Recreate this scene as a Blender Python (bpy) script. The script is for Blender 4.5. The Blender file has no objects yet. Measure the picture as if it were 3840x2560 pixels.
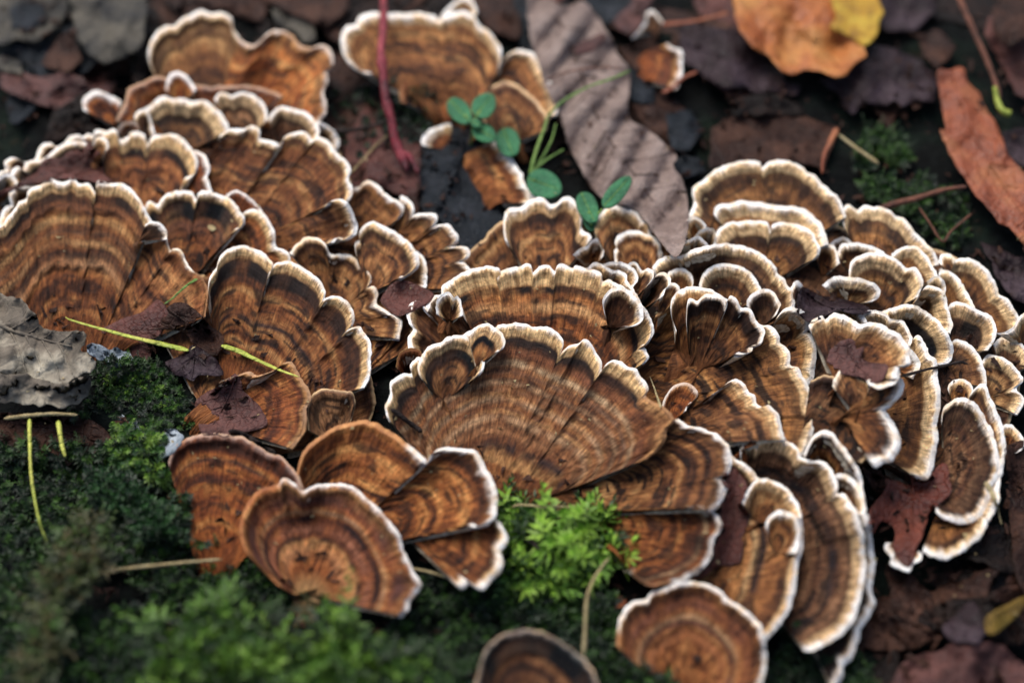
import bpy, math, random
import numpy as np
from mathutils import Vector
from mathutils.geometry import delaunay_2d_cdt

sc = bpy.context.scene
rnd = random.Random(7)
# ---------------------------------------------------------------- camera
LENS, DIST, PITCH = 60.0, 0.45, math.radians(50)
cam_d = bpy.data.cameras.new('camera')
cam = bpy.data.objects.new('camera', cam_d)
sc.collection.objects.link(cam)
CAM = np.array([0.0, -DIST * math.cos(PITCH), DIST * math.sin(PITCH)])
cam.location = CAM
cam.rotation_euler = (math.pi / 2 - PITCH, 0, 0)
cam_d.lens = LENS
cam_d.sensor_width = 36
cam_d.clip_start = 0.01
cam_d.clip_end = 50
cam_d.dof.use_dof = True
cam_d.dof.focus_distance = 0.440
cam_d.dof.aperture_fstop = 4.6
cam_d.dof.aperture_blades = 7
sc.camera = cam
# ---------------------------------------------------------------- daylight: a dull overcast woodland sky
SUN_EL, SUN_AZ = math.radians(60), math.radians(-35)      # azimuth measured from +Y (away from the camera)
w = bpy.data.worlds.new('World')
sc.world = w
w.use_nodes = True
nt = w.node_tree
bgn = nt.nodes['Background']
sky = nt.nodes.new('ShaderNodeTexSky')
sky.sky_type = 'NISHITA'
sky.sun_disc = False
sky.sun_elevation = SUN_EL
sky.sun_rotation = SUN_AZ
sky.air_density = 1.0
sky.dust_density = 4.0
nt.links.new(sky.outputs[0], bgn.inputs[0])
bgn.inputs[1].default_value = 0.08
sd = bpy.data.lights.new('sun', 'SUN')
sd.energy = 1.5
sd.angle = math.radians(45)
sd.color = (1.0, 0.97, 0.92)
sun = bpy.data.objects.new('sun', sd)
sc.collection.objects.link(sun)
dv = Vector((math.sin(SUN_AZ) * math.cos(SUN_EL), math.cos(SUN_AZ) * math.cos(SUN_EL), math.sin(SUN_EL)))
sun.rotation_euler = dv.to_track_quat('Z', 'Y').to_euler()
sun.location = dv * 3
sc.view_settings.view_transform = 'Standard'
sc.view_settings.look = 'None'
sc.view_settings.exposure = 0.92
sc.view_settings.gamma = 1.0
sc.view_settings.use_curve_mapping = False

# ---------------------------------------------------------------- survey helpers: sight lines of the photograph onto heights above the log
MM = 0.001
FR = {'A': (0, 0), 'B': (1280, 0), 'C': (2560, 0), 'D': (0, 600), 'E': (1280, 800), 'F': (2560, 600), 'G': (0, 1707),
      'H': (1280, 1707), 'I': (2560, 1707), 'J': (500, 1200), 'K': (1780, 1200), 'L': (2560, 1200)}
def P(s):
    out = []; f = 'Z'
    for tk in s.split():
        if tk.isalpha(): f = tk; continue
        x, y = (float(q) for q in tk.split(','))
        if f == 'Z': out.append((x / 0.6125, y / 0.6125))
        elif f == 'M': out.append((x / 2.61333, 1100 + y / 2.61333))
        else: out.append((FR[f][0] + x / 1.8375, FR[f][1] + y / 1.8375))
    return np.array(out)
FW = np.array([0, math.cos(PITCH), -math.sin(PITCH)]); UP = np.array([0, math.sin(PITCH), math.cos(PITCH)]); RT = np.array([1.0, 0, 0])
def place(px, z):
    """points on the sight lines px (N,2) at height z (N) metres above the log plane"""
    px = np.asarray(px, float).reshape(-1, 2); z = np.broadcast_to(np.asarray(z, float), (len(px),))
    nx = (px[:, 0] - 1920) / 3840 * 36 / LENS; ny = -(px[:, 1] - 1280) / 3840 * 36 / LENS
    d = FW + nx[:, None] * RT + ny[:, None] * UP
    t = (z - CAM[2]) / d[:, 2]
    return CAM + d * t[:, None]
# smooth value noise
class Noise:
    def __init__(s, seed):
        s.t = np.random.RandomState(seed).rand(256, 256)
    def __call__(s, x, y=0.0):
        x, y = np.broadcast_arrays(np.asarray(x, float), np.asarray(y, float))
        xi = np.floor(x).astype(int); yi = np.floor(y).astype(int)
        fx = x - xi; fy = y - yi
        fx = fx * fx * (3 - 2 * fx); fy = fy * fy * (3 - 2 * fy)
        T = s.t
        a = T[xi & 255, yi & 255]; b = T[(xi + 1) & 255, yi & 255]; c = T[xi & 255, (yi + 1) & 255]; d = T[(xi + 1) & 255, (yi + 1) & 255]
        return ((a * (1 - fx) + b * fx) * (1 - fy) + (c * (1 - fx) + d * fx) * fy) * 2 - 1
def sstep(a, b, x):
    t = np.clip((x - a) / (b - a), 0, 1); return t * t * (3 - 2 * t)
def smooth_curve(pts, closed=False, sub=10):
    """Catmull-Rom through the points; returns dense points"""
    pts = np.asarray(pts, float)
    if len(pts) == 2: pts = np.array([pts[0], pts.mean(0), pts[1]])
    if closed: q = np.vstack([pts[-1], pts, pts[0], pts[1]])
    else: q = np.vstack([2 * pts[0] - pts[1], pts, 2 * pts[-1] - pts[-2]])
    out = []
    t = np.linspace(0, 1, sub, endpoint=False)[:, None]
    for i in range(1, len(q) - 2):
        p0, p1, p2, p3 = q[i - 1], q[i], q[i + 1], q[i + 2]
        out.append(0.5 * (2 * p1 + (p2 - p0) * t + (2 * p0 - 5 * p1 + 4 * p2 - p3) * t ** 2 + (3 * p1 - p0 - 3 * p2 + p3) * t ** 3))
    if not closed: out.append(pts[-1:])
    return np.vstack(out)
def resample(c, n):
    s = np.concatenate([[0], np.cumsum(np.linalg.norm(np.diff(c, axis=0), axis=1))])
    t = np.linspace(0, s[-1], n)
    return np.stack([np.interp(t, s, c[:, k]) for k in range(c.shape[1])], 1)
def arclen(c): return float(np.linalg.norm(np.diff(c, axis=0), axis=1).sum())

# ---------------------------------------------------------------- objects
def link(o, parent=None):
    sc.collection.objects.link(o)
    if parent is not None: o.parent = parent
    return o
def mesh_obj(name, verts, faces, mat, parent=None, smooth=True, colors=None, uv=None, origin=None):
    me = bpy.data.meshes.new(name)
    verts = np.asarray(verts, float)
    if origin is not None: verts = verts - np.asarray(origin)
    faces = faces if isinstance(faces, np.ndarray) else list(faces)
    if isinstance(faces, np.ndarray):
        k = faces.shape[1]; nf = len(faces)
        me.vertices.add(len(verts)); me.vertices.foreach_set('co', verts.ravel().astype(np.float32))
        me.loops.add(nf * k); me.loops.foreach_set('vertex_index', faces.ravel().astype(np.int32))
        me.polygons.add(nf); me.polygons.foreach_set('loop_start', np.arange(0, nf * k, k, dtype=np.int32))
        me.update(calc_edges=True); me.validate()
    else:
        me.from_pydata([tuple(v) for v in verts], [], faces)
    if smooth: me.polygons.foreach_set('use_smooth', np.ones(len(me.polygons), bool))
    if colors is not None:
        ca = me.color_attributes.new('pigment', 'FLOAT_COLOR', 'POINT')
        ca.data.foreach_set('color', np.hstack([colors, np.ones((len(colors), 1))]).ravel().astype(np.float32))
    if uv is not None:
        at = me.attributes.new('fan', 'FLOAT_VECTOR', 'POINT')
        at.data.foreach_set('vector', uv.ravel().astype(np.float32))
    me.materials.append(mat)
    me.update()
    return link(bpy.data.objects.new(name, me), parent)
def empty(name, loc):
    o = bpy.data.objects.new(name, None); o.empty_display_size = 0.005; o.location = loc
    return link(o)
def tag(o, label, cat, group=None):
    o['label'] = label; o['category'] = cat
    if group: o['group'] = group
    return o
def grid_faces(nu, nv, flip=False, off=0):
    i, j = np.meshgrid(np.arange(nv - 1), np.arange(nu - 1), indexing='ij')
    a = i * nu + j; b = a + 1; c = a + nu + 1; d = a + nu
    f = np.stack([a, b, c, d], -1).reshape(-1, 4) + off
    return f[:, ::-1].copy() if flip else f

# ---------------------------------------------------------------- materials
def mat_new(name):
    m = bpy.data.materials.new(name); m.use_nodes = True
    return m, m.node_tree.nodes, m.node_tree.links, m.node_tree.nodes['Principled BSDF']
def N(nodes, t, **kw):
    n = nodes.new(t)
    for k, v in kw.items():
        if k in n.inputs: n.inputs[k].default_value = v
        else: setattr(n, k, v)
    return n
def ramp(nodes, stops):
    r = nodes.new('ShaderNodeValToRGB'); e = r.color_ramp.elements
    while len(e) < len(stops): e.new(0.5)
    for q, (p, c) in zip(e, stops):
        q.position = p; q.color = (*c, 1) if len(c) == 3 else c
    return r
def mix(nodes, links, a, b, fac, mode='MIX'):
    n = nodes.new('ShaderNodeMix'); n.data_type = 'RGBA'; n.blend_type = mode; n.clamp_result = False
    for sock, v in ((0, fac), (6, a), (7, b)):
        if hasattr(v, 'is_output'): links.new(v, n.inputs[sock])
        elif sock == 0: n.inputs[0].default_value = v
        else: n.inputs[sock].default_value = (*v, 1)
    return n.outputs[2]

def make_cap_material():
    m, n, l, b = mat_new('bracket_cap')
    col = N(n, 'ShaderNodeAttribute', attribute_name='pigment')
    fan = N(n, 'ShaderNodeAttribute', attribute_name='fan')
    # fibres run from the attachment out to the margin; fan = (along margin, inward from margin, seed)
    mp = N(n, 'ShaderNodeMapping'); mp.inputs['Scale'].default_value = (15, 1.5, 1); l.new(fan.outputs['Vector'], mp.inputs[0])
    st = N(n, 'ShaderNodeTexNoise', Scale=1.0, Detail=4.0, Roughness=0.62); l.new(mp.outputs[0], st.inputs['Vector'])
    mp2 = N(n, 'ShaderNodeMapping'); mp2.inputs['Scale'].default_value = (1.1, 9, 1); l.new(fan.outputs['Vector'], mp2.inputs[0])
    zn = N(n, 'ShaderNodeTexNoise', Scale=1.0, Detail=3.0, Roughness=0.6); l.new(mp2.outputs[0], zn.inputs['Vector'])
    mp3 = N(n, 'ShaderNodeMapping'); mp3.inputs['Scale'].default_value = (4.2, 3.0, 1); l.new(fan.outputs['Vector'], mp3.inputs[0])
    bl = N(n, 'ShaderNodeTexNoise', Scale=1.0, Detail=6.0, Roughness=0.7); l.new(mp3.outputs[0], bl.inputs['Vector'])
    mp4 = N(n, 'ShaderNodeMapping'); mp4.inputs['Scale'].default_value = (34, 20, 1); l.new(fan.outputs['Vector'], mp4.inputs[0])
    fi = N(n, 'ShaderNodeTexNoise', Scale=1.0, Detail=3.0, Roughness=0.7); l.new(mp4.outputs[0], fi.inputs['Vector'])
    r1 = ramp(n, [(0.30, (0.34, 0.28, 0.25)), (0.48, (0.95, 0.93, 0.90)), (0.70, (1.75, 1.72, 1.66))]); l.new(st.outputs['Fac'], r1.inputs[0])
    r2 = ramp(n, [(0.32, (0.68, 0.62, 0.6)), (0.52, (1.0, 1.0, 1.0)), (0.7, (1.3, 1.3, 1.26))]); l.new(zn.outputs['Fac'], r2.inputs[0])
    r3 = ramp(n, [(0.36, (0.40, 0.30, 0.25)), (0.49, (1.0, 1.0, 1.0)), (0.64, (1.42, 1.42, 1.42))]); l.new(bl.outputs['Fac'], r3.inputs[0])
    r4 = ramp(n, [(0.33, (0.5, 0.45, 0.42)), (0.5, (1.0, 1.0, 1.0)), (0.68, (1.3, 1.28, 1.22))]); l.new(fi.outputs['Fac'], r4.inputs[0])
    # small dark specks of dirt and old growth
    vo = N(n, 'ShaderNodeTexNoise', Scale=1.0, Detail=1.0); mp5 = N(n, 'ShaderNodeMapping'); mp5.inputs['Scale'].default_value = (9, 7, 1)
    mp5.inputs['Location'].default_value = (3.3, 8.1, 0); l.new(fan.outputs['Vector'], mp5.inputs[0]); l.new(mp5.outputs[0], vo.inputs['Vector'])
    r5 = ramp(n, [(0.70, (1, 1, 1)), (0.76, (0.4, 0.33, 0.3))]); l.new(vo.outputs['Fac'], r5.inputs[0])
    c = mix(n, l, col.outputs['Color'], r1.outputs[0], 0.85, 'MULTIPLY')
    c = mix(n, l, c, r2.outputs[0], 0.75, 'MULTIPLY')
    c = mix(n, l, c, r3.outputs[0], 0.8, 'MULTIPLY')
    c = mix(n, l, c, r4.outputs[0], 0.7, 'MULTIPLY')
    c = mix(n, l, c, r5.outputs[0], 0.9, 'MULTIPLY')
    # pale lifted fibres where the surface is worn
    l.new(c, b.inputs['Base Color'])
    rr = ramp(n, [(0.3, (0.34,) * 3), (0.7, (0.72,) * 3)]); l.new(bl.outputs['Fac'], rr.inputs[0]); l.new(rr.outputs[0], b.inputs['Roughness'])
    b.inputs['Specular IOR Level'].default_value = 0.24
    add = N(n, 'ShaderNodeMath', operation='ADD'); l.new(st.outputs['Fac'], add.inputs[0]); l.new(zn.outputs['Fac'], add.inputs[1])
    add2 = N(n, 'ShaderNodeMath', operation='ADD'); l.new(add.outputs[0], add2.inputs[0]); l.new(fi.outputs['Fac'], add2.inputs[1])
    bp = N(n, 'ShaderNodeBump', Strength=0.85, Distance=0.0006); l.new(add2.outputs[0], bp.inputs['Height'])
    l.new(bp.outputs[0], b.inputs['Normal'])
    return m
def make_margin_material():
    m, n, l, b = mat_new('growing_margin')
    col = N(n, 'ShaderNodeAttribute', attribute_name='pigment')
    fan = N(n, 'ShaderNodeAttribute', attribute_name='fan')
    mp = N(n, 'ShaderNodeMapping'); mp.inputs['Scale'].default_value = (16, 5, 1); l.new(fan.outputs['Vector'], mp.inputs[0])
    st = N(n, 'ShaderNodeTexNoise', Scale=1.0, Detail=4.0, Roughness=0.65); l.new(mp.outputs[0], st.inputs['Vector'])
    r1 = ramp(n, [(0.3, (0.72, 0.68, 0.62)), (0.55, (1.02, 1.0, 0.98)), (0.75, (1.08, 1.08, 1.1))]); l.new(st.outputs['Fac'], r1.inputs[0])
    c = mix(n, l, col.outputs['Color'], r1.outputs[0], 0.8, 'MULTIPLY')
    l.new(c, b.inputs['Base Color']); b.inputs['Roughness'].default_value = 0.75
    b.inputs['Subsurface Weight'].default_value = 0.25; b.inputs['Subsurface Radius'].default_value = (0.0012, 0.0009, 0.0007); b.inputs['Subsurface Scale'].default_value = 1.0
    bp = N(n, 'ShaderNodeBump', Strength=0.6, Distance=0.0005); l.new(st.outputs['Fac'], bp.inputs['Height']); l.new(bp.outputs[0], b.inputs['Normal'])
    return m
def make_pore_material():
    m, n, l, b = mat_new('pore_surface')
    tc = N(n, 'ShaderNodeTexCoord'); no = N(n, 'ShaderNodeTexNoise', Scale=900.0, Detail=3.0); l.new(tc.outputs['Object'], no.inputs['Vector'])
    r = ramp(n, [(0.35, (0.30, 0.23, 0.15)), (0.65, (0.62, 0.55, 0.42))]); l.new(no.outputs['Fac'], r.inputs[0]); l.new(r.outputs[0], b.inputs['Base Color'])
    b.inputs['Roughness'].default_value = 0.9
    bp = N(n, 'ShaderNodeBump', Strength=0.5, Distance=0.0003); l.new(no.outputs['Fac'], bp.inputs['Height']); l.new(bp.outputs[0], b.inputs['Normal'])
    return m
CAP, MARGIN, PORE = make_cap_material(), make_margin_material(), make_pore_material()

# ---------------------------------------------------------------- height record (mm) of what has grown so far, kept along the sight lines
CELL = 9.0
HW, HH = int(5200 / CELL), int(3900 / CELL)
OX, OY = -600, -500
HM = np.full((HH, HW), -4.0)
def cellof(px):
    return (np.clip(((px[:, 1] - OY) / CELL).astype(int), 1, HH - 2), np.clip(((px[:, 0] - OX) / CELL).astype(int), 1, HW - 2))
def hm_get(px):
    i, j = cellof(np.asarray(px).reshape(-1, 2)); return HM[i, j]
def hm_put(px, z, dilate=True):
    i, j = cellof(px)
    for di in ((-1, 0, 1) if dilate else (0,)):
        for dj in ((-1, 0, 1) if dilate else (0,)):
            np.maximum.at(HM, (i + di, j + dj), z)
# ---------------------------------------------------------------- bracket fungi
TONES = {  # outer cream, outer dark, then the inner zone colours
    'o': dict(cream=(0.84, 0.57, 0.28), dark=(0.014, 0.008, 0.007), inner=[(0.032, 0.012, 0.007), (0.105, 0.033, 0.012), (0.25, 0.080, 0.023), (0.40, 0.155, 0.045), (0.56, 0.27, 0.088)]),
    'b': dict(cream=(0.92, 0.66, 0.36), dark=(0.014, 0.009, 0.008), inner=[(0.030, 0.014, 0.009), (0.085, 0.034, 0.015), (0.19, 0.078, 0.027), (0.31, 0.135, 0.042), (0.48, 0.245, 0.085)]),
    't': dict(cream=(0.85, 0.57, 0.29), dark=(0.014, 0.008, 0.007), inner=[(0.034, 0.014, 0.008), (0.105, 0.038, 0.015), (0.23, 0.088, 0.029), (0.38, 0.16, 0.05), (0.54, 0.28, 0.10)]),
    'r': dict(cream=(0.46, 0.22, 0.07), dark=(0.035, 0.013, 0.009), inner=[(0.055, 0.018, 0.009), (0.15, 0.040, 0.014), (0.30, 0.086, 0.022), (0.42, 0.15, 0.038), (0.52, 0.25, 0.08)]),
    'd': dict(cream=(0.76, 0.52, 0.28), dark=(0.012, 0.008, 0.007), inner=[(0.018, 0.010, 0.007), (0.045, 0.019, 0.011), (0.10, 0.040, 0.018), (0.17, 0.075, 0.031), (0.30, 0.15, 0.068)]),
}
WHITE = np.array((0.93, 0.90, 0.86))
COUNT = [0]; DBG = False
def bracket(label, outer, hub, tone='o', rim=1.0, cream=34, dark=26, ds=0.8, lift=None, base=None, group=None, edge=13, patch=0.75, clear=0.8, stops=None, hubcol=None, drape=True, rimspan=(-1, 2)):
    COUNT[0] += 1
    seed = COUNT[0] * 17 + 3
    nz = Noise(seed)
    op, hp = P(outer), P(hub)
    T = TONES[tone]
    oc = smooth_curve(op, sub=10)
    L = arclen(oc)
    nu = int(np.clip(L / 6.0, 24, 620))
    O = resample(oc, nu)
    s = np.linspace(0, L, nu)
    # clefts: sharp concave turns of the outline
    tr = []
    sv = np.concatenate([[0], np.cumsum(np.linalg.norm(np.diff(oc, axis=0), axis=1))])
    for k in range(1, len(op) - 1):
        a, b_ = op[k] - op[k - 1], op[k + 1] - op[k]
        ang = math.atan2(a[0] * b_[1] - a[1] * b_[0], a @ b_)
        if ang < -0.85: tr.append((sv[k * 10], min(1.0, (-ang - 0.5) / 1.0)))
    if len(hp) == 1:
        c = hp[0]; I = c + (O - c) * 0.16
    else:
        I = resample(smooth_curve(hp), nu)
    rad = O - I; ln = np.linalg.norm(rad, axis=1)
    lnm = np.percentile(ln, 85)
    # gently scalloped growing edge
    outn = rad / np.maximum(ln, 1)[:, None]
    scal = 3.8 * nz(s / 30.0, 1.5) + 2.8 * nz(s / 11.0, 7.5)
    O = O + outn * scal[:, None]
    rad = O - I; ln = np.maximum(np.linalg.norm(rad, axis=1), 6)
    ew = np.minimum(edge * 0.84, 0.3 * ln)                                  # width of the white margin (sight px)
    rows = int(np.clip(lnm / 6.5, 16, 110))
    vt = np.linspace(0, 1, rows)
    V = vt[:, None] * (1 - ew / ln)[None, :]                          # cap rows
    Ve = (1 - ew / ln)[None, :] + (ew / ln)[None, :] * np.linspace(0, 1, 5)[:, None]
    VV = np.vstack([V, Ve[1:]])
    nr = VV.shape[0]
    px = I[None] + rad[None] * VV[..., None]
    D = (1 - VV) * ln[None]                                           # distance from margin in px
    # heights in mm
    lmm = lnm * 0.0703
    hb = hm_get(I)
    if base is None:
        base = float(np.clip(np.median(hb), 0.0, 60.0))
        if base > 1.0: base -= 0.9
    if lift is None: lift = float(np.clip(0.30 * lmm, 1.6, 12.0))
    need = hm_get(px[-1]) + clear - base
    lift = max(lift, float(np.percentile(need, 80)))
    vv = np.clip(VV, 0, 1)
    Z = base + lift * (0.45 * vv + 0.55 * vv ** 2)
    if drape:
        H = hm_get(px.reshape(-1, 2)).reshape(VV.shape)
        fl = H - 0.9 + 1.25 * sstep(0.0, 0.35, vv) + (clear - 0.35) * vv ** 2
        k = np.maximum(fl - Z, 0)
        def filt(A, r, ax, fn):                                       # running max, then running mean: a soft swelling over what lies below
            pad = [(0, 0), (0, 0)]; pad[ax] = (r, r)
            return fn(np.lib.stride_tricks.sliding_window_view(np.pad(A, pad, mode='edge'), 2 * r + 1, axis=ax), axis=-1)
        if k.max() > 0.01:
            ru, rv = min(7, nu // 4), min(6, nr // 4)
            for ax, r_ in ((1, ru), (0, rv)): k = filt(k, r_, ax, np.max)
            for ax, r_ in ((1, ru), (0, rv)): k = filt(k, r_, ax, np.mean)
        Z = Z + k
    # no slope steeper than the flesh could hold
    st_v = np.linalg.norm(np.diff(px, axis=0), axis=2) * 0.098
    for i_ in range(nr - 2, -1, -1): Z[i_] = np.maximum(Z[i_], Z[i_ + 1] - st_v[i_])
    if DBG: print('Z %5.1f base %4.1f lift %4.1f  %s' % (Z.max(), base, lift, label))
    amp = min(1.0, lmm / 14.0)
    S = np.broadcast_to(s[None], VV.shape)
    Z = Z + amp * vv ** 2 * (1.15 * nz(S / 95.0, 11.5) + 0.55 * nz(S / 42.0, 21.5) + 0.16 * nz(S / 14.0, 31.5))
    Z = Z + amp * sstep(0, .3, vv) * (0.42 * nz(D / 26.0 + 0.3 * nz(S / 90.0, 3.5), 41.5) + 0.25 * nz(S / 60, D / 45))
    Z = Z + 0.10 * nz(S / 9.0, D / 50.0 + 55)
    dd = np.minimum(D, 60)
    Z = Z + 0.55 * amp * np.exp(-((dd - 20) / 16.0) ** 2) - 0.85 * amp * (1 - sstep(0, 22, D)) ** 2   # rounded, slightly turned-down lip
    for (s0, st) in tr:
        Z = Z - 0.6 * amp * st * np.exp(-((S - s0) / 8.0) ** 2) * (1 - sstep(20, 130, D))
    hm_put(px.reshape(-1, 2), Z.reshape(-1), False)
    W = place(px.reshape(-1, 2), Z.reshape(-1) * MM).reshape(nr, nu, 3)
    # the attachment bends down into the wood behind the cap
    step = W[1] - W[0]; step[:, 2] = 0; sl = np.maximum(np.linalg.norm(step, axis=1), 1e-7)[:, None]
    dirn = step / sl
    sk = []
    for q, (back, down) in enumerate(((9, 7), (7, 3.2), (4.5, 1.0), (2.0, 0.2))):
        f_ = min(1.0, lmm / 18.0)
        wv = (1 + 0.35 * nz(s / 40.0, 120. + q))[:, None]
        sk.append(W[0] - dirn * wv * back * f_ * MM - np.array([0, 0, 1.0]) * down * f_ * wv * MM)
    sk = np.stack(sk)
    # pigment
    sc_ = np.minimum(1.0, ln / (0.55 * lnm))[None]
    kw_ = int(max(3, nu * 0.34)) | 1; g_ = np.hanning(kw_ + 2)[1:-1]; g_ /= g_.sum()
    lnS = np.convolve(np.pad(ln, kw_ // 2, mode='edge'), g_, 'valid')
    lnS = np.minimum(lnS, ln + 90); De = D + sstep(25, 110, D) * (lnS - ln)[None]          # inner zones are smooth arcs
    dw = De / sc_ + 5.0 * nz(S / 75.0, 61.5) + 1.2 * nz(S / 16.0, 62.5)
    zone = 0.56 + 0.66 * (0.74 * nz(dw / 27.0, 71.5) + 0.14 * nz(dw / 11.0, 73.5)) + 0.20 * nz(S / 110.0, D / 44.0) + 0.13 * nz(S / 13.0, D / 60.0) + 0.12 * nz(S / 24.0, D / 16.0)
    zone = np.clip(zone, 0, 0.999) * (len(T['inner']) - 1)
    pal = np.array(T['inner']); zi = zone.astype(int); zf = (zone - zi)[..., None]
    C = pal[zi] * (1 - zf) + pal[np.minimum(zi + 1, len(pal) - 1)] * zf
    if stops:                                                         # zones read off the photograph: (distance px, colour, half width)
        for (d0, colr, hw) in stops:
            f = np.exp(-((dw - d0) / hw) ** 2)[..., None] * np.clip(0.80 + 0.55 * nz(S / 70.0, d0), 0.1, 1)[..., None]
            C = C * (1 - f) + np.array(colr) * f
    # patchy blackish arcs
    pm = sstep(0.22, 0.48, nz(S / 80.0, dw / 13.0 + 81)) * patch * sstep(cream + dark, cream + dark + 25, dw)
    C = C * (1 - pm[..., None]) + np.array(T['dark']) * pm[..., None]
    tint = np.random.RandomState(seed).uniform(-1, 1, 3)
    C = C * ((1 + 0.20 * tint[0]) * np.array([1 + .05 * tint[1], 1, 1 - .10 * tint[1]]))
    C = C * np.array([0.97, 1.03, 1.16])
    hc = np.array(hubcol if hubcol else pal[2])
    hf = (1 - sstep(0.0, 0.22, vv))[..., None] * 0.6
    C = C * (1 - hf) + hc * hf
    rsp = sstep(rimspan[0] - .02, rimspan[0] + .02, S / L) * (1 - sstep(rimspan[1] - .02, rimspan[1] + .02, S / L))
    dk = (rsp * sstep(cream - 4, cream + 4, dw) * (1 - sstep(cream + dark - 8, cream + dark + 14, dw)) * ds * np.clip(0.85 + 0.55 * nz(S / 70.0, 91.5), 0.15, 1))[..., None]
    C = C * (1 - dk) + np.array(T['dark']) * dk
    cr = ((0.15 + 0.85 * rsp) * (1 - sstep(cream - 10, cream + 5, dw)))[..., None]
    crc = np.array(T['cream'])[None, None] * (0.86 + 0.22 * nz(S / 30.0, dw / 14.0))[..., None]
    crc = crc * (1 - 0.32 * sstep(0.4 * cream, cream, dw))[..., None]
    C = C * (1 - cr) + crc * cr
    rimv = rim * rsp * np.clip(0.95 + (0.8 if rim < 1 else 0.25) * nz(S / 80.0, 95.5), 0, 1) * np.clip(1.05 + 0.9 * nz(S / 19.0, 96.5), 0.45, 1)
    wj = ew[None] * (0.9 + 0.6 * nz(S / 26.0, 97.5) + .25 * nz(S / 9.0, 98.5))                # the white is uneven and fades into cream
    wf = ((1 - sstep(wj * 0.45, wj * 2.0 + 3, D)) * rimv)[..., None]
    C = C * (1 - wf) + WHITE * wf
    for (s0, st) in tr:  # fold shade put into the colour along each cleft
        f = 1 - 0.5 * st * np.exp(-((S - s0 - 5 * nz(D / 40., s0)) / 4.0) ** 2) * (1 - sstep(30, 190, D)) * np.clip(.6 + .7 * nz(D / 25., s0 + 3), 0, 1) * sstep(6, 22, D)
        C = C * f[..., None]
    U = np.stack([S / 100.0, D / 100.0, np.full_like(S, seed * 1.37)], -1)
    # build the three skins
    hubp = W[0].mean(0)
    root = empty('bracket_fungus', hubp)
    tag(root, label, 'fungus', group)
    up = (np.cross(W[1, 1] - W[1, 0], W[2, 0] - W[1, 0])[2] < 0) if False else None
    a = W[-1, nu // 2] - W[0, nu // 2]; b_ = W[-1, min(nu - 1, nu // 2 + 2)] - W[-1, nu // 2 - 2]
    flip = np.cross(b_, a)[2] < 0
    n1 = rows
    capW = np.concatenate([sk, W[:n1]]); capC = np.concatenate([np.repeat(C[:1], 4, 0), C[:n1]])
    capU = np.concatenate([np.repeat(U[:1], 4, 0), U[:n1]]).copy()
    for q in range(4): capU[q, :, 1] += (0.9, 0.7, 0.45, 0.2)[q]
    mesh_obj('cap', capW.reshape(-1, 3), grid_faces(nu, n1 + 4, flip), CAP, root, colors=capC.reshape(-1, 3), uv=capU.reshape(-1, 3), origin=hubp)
    # rolled white edge
    top = W[n1 - 1:]
    od = W[-1] - W[-3]; od /= np.maximum(np.linalg.norm(od, axis=1), 1e-9)[:, None]
    r = (0.33 + 0.14 * nz(s / 20.0, 99.)) * MM * max(0.55, amp)
    prof = []
    for q in (0.5, 0.95, 1.4, 1.9, 2.4, 2.9):
        pz = W[-1] + od * (r * math.sin(q))[:, None] + np.array([0, 0, -1.0]) * (r * (1 - math.cos(q)))[:, None]
        prof.append(pz)
    inn = W[n1 - 3] - np.array([0, 0, 1.0]) * (2.1 * r)[:, None]
    prof.append(inn)
    mt = np.concatenate([top, np.stack(prof)], 0)
    mc = np.concatenate([C[n1 - 1:], np.repeat(C[-1:], len(prof), 0)], 0)
    mc[-3:] = mc[-3:] * 0.85
    mu = np.concatenate([U[n1 - 1:], np.repeat(U[-1:], len(prof), 0)], 0).copy()
    for q in range(len(prof)): mu[len(top) + q, :, 1] -= 0.04 * (q + 1)
    mesh_obj('growing_margin', mt.reshape(-1, 3), grid_faces(nu, len(mt), flip), MARGIN, root, colors=mc.reshape(-1, 3), uv=mu.reshape(-1, 3), origin=hubp)
    # pore surface below
    ids = np.unique(np.linspace(0, n1 - 3, max(6, n1 // 3)).astype(int))[::-1]
    th = (np.linspace(2.1 * 0.45, 2.6, len(ids)) * MM * max(0.55, amp))
    und = np.stack([W[i] - np.array([0, 0, 1.0]) * (t if k else 2.1 * r[:, None] * 0 + 2.1 * r[:, None]) for k, (i, t) in enumerate(zip(ids, th))])
    mesh_obj('pore_surface', und.reshape(-1, 3), grid_faces(nu, len(und), flip), PORE, root, origin=hubp)
    return root
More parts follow.
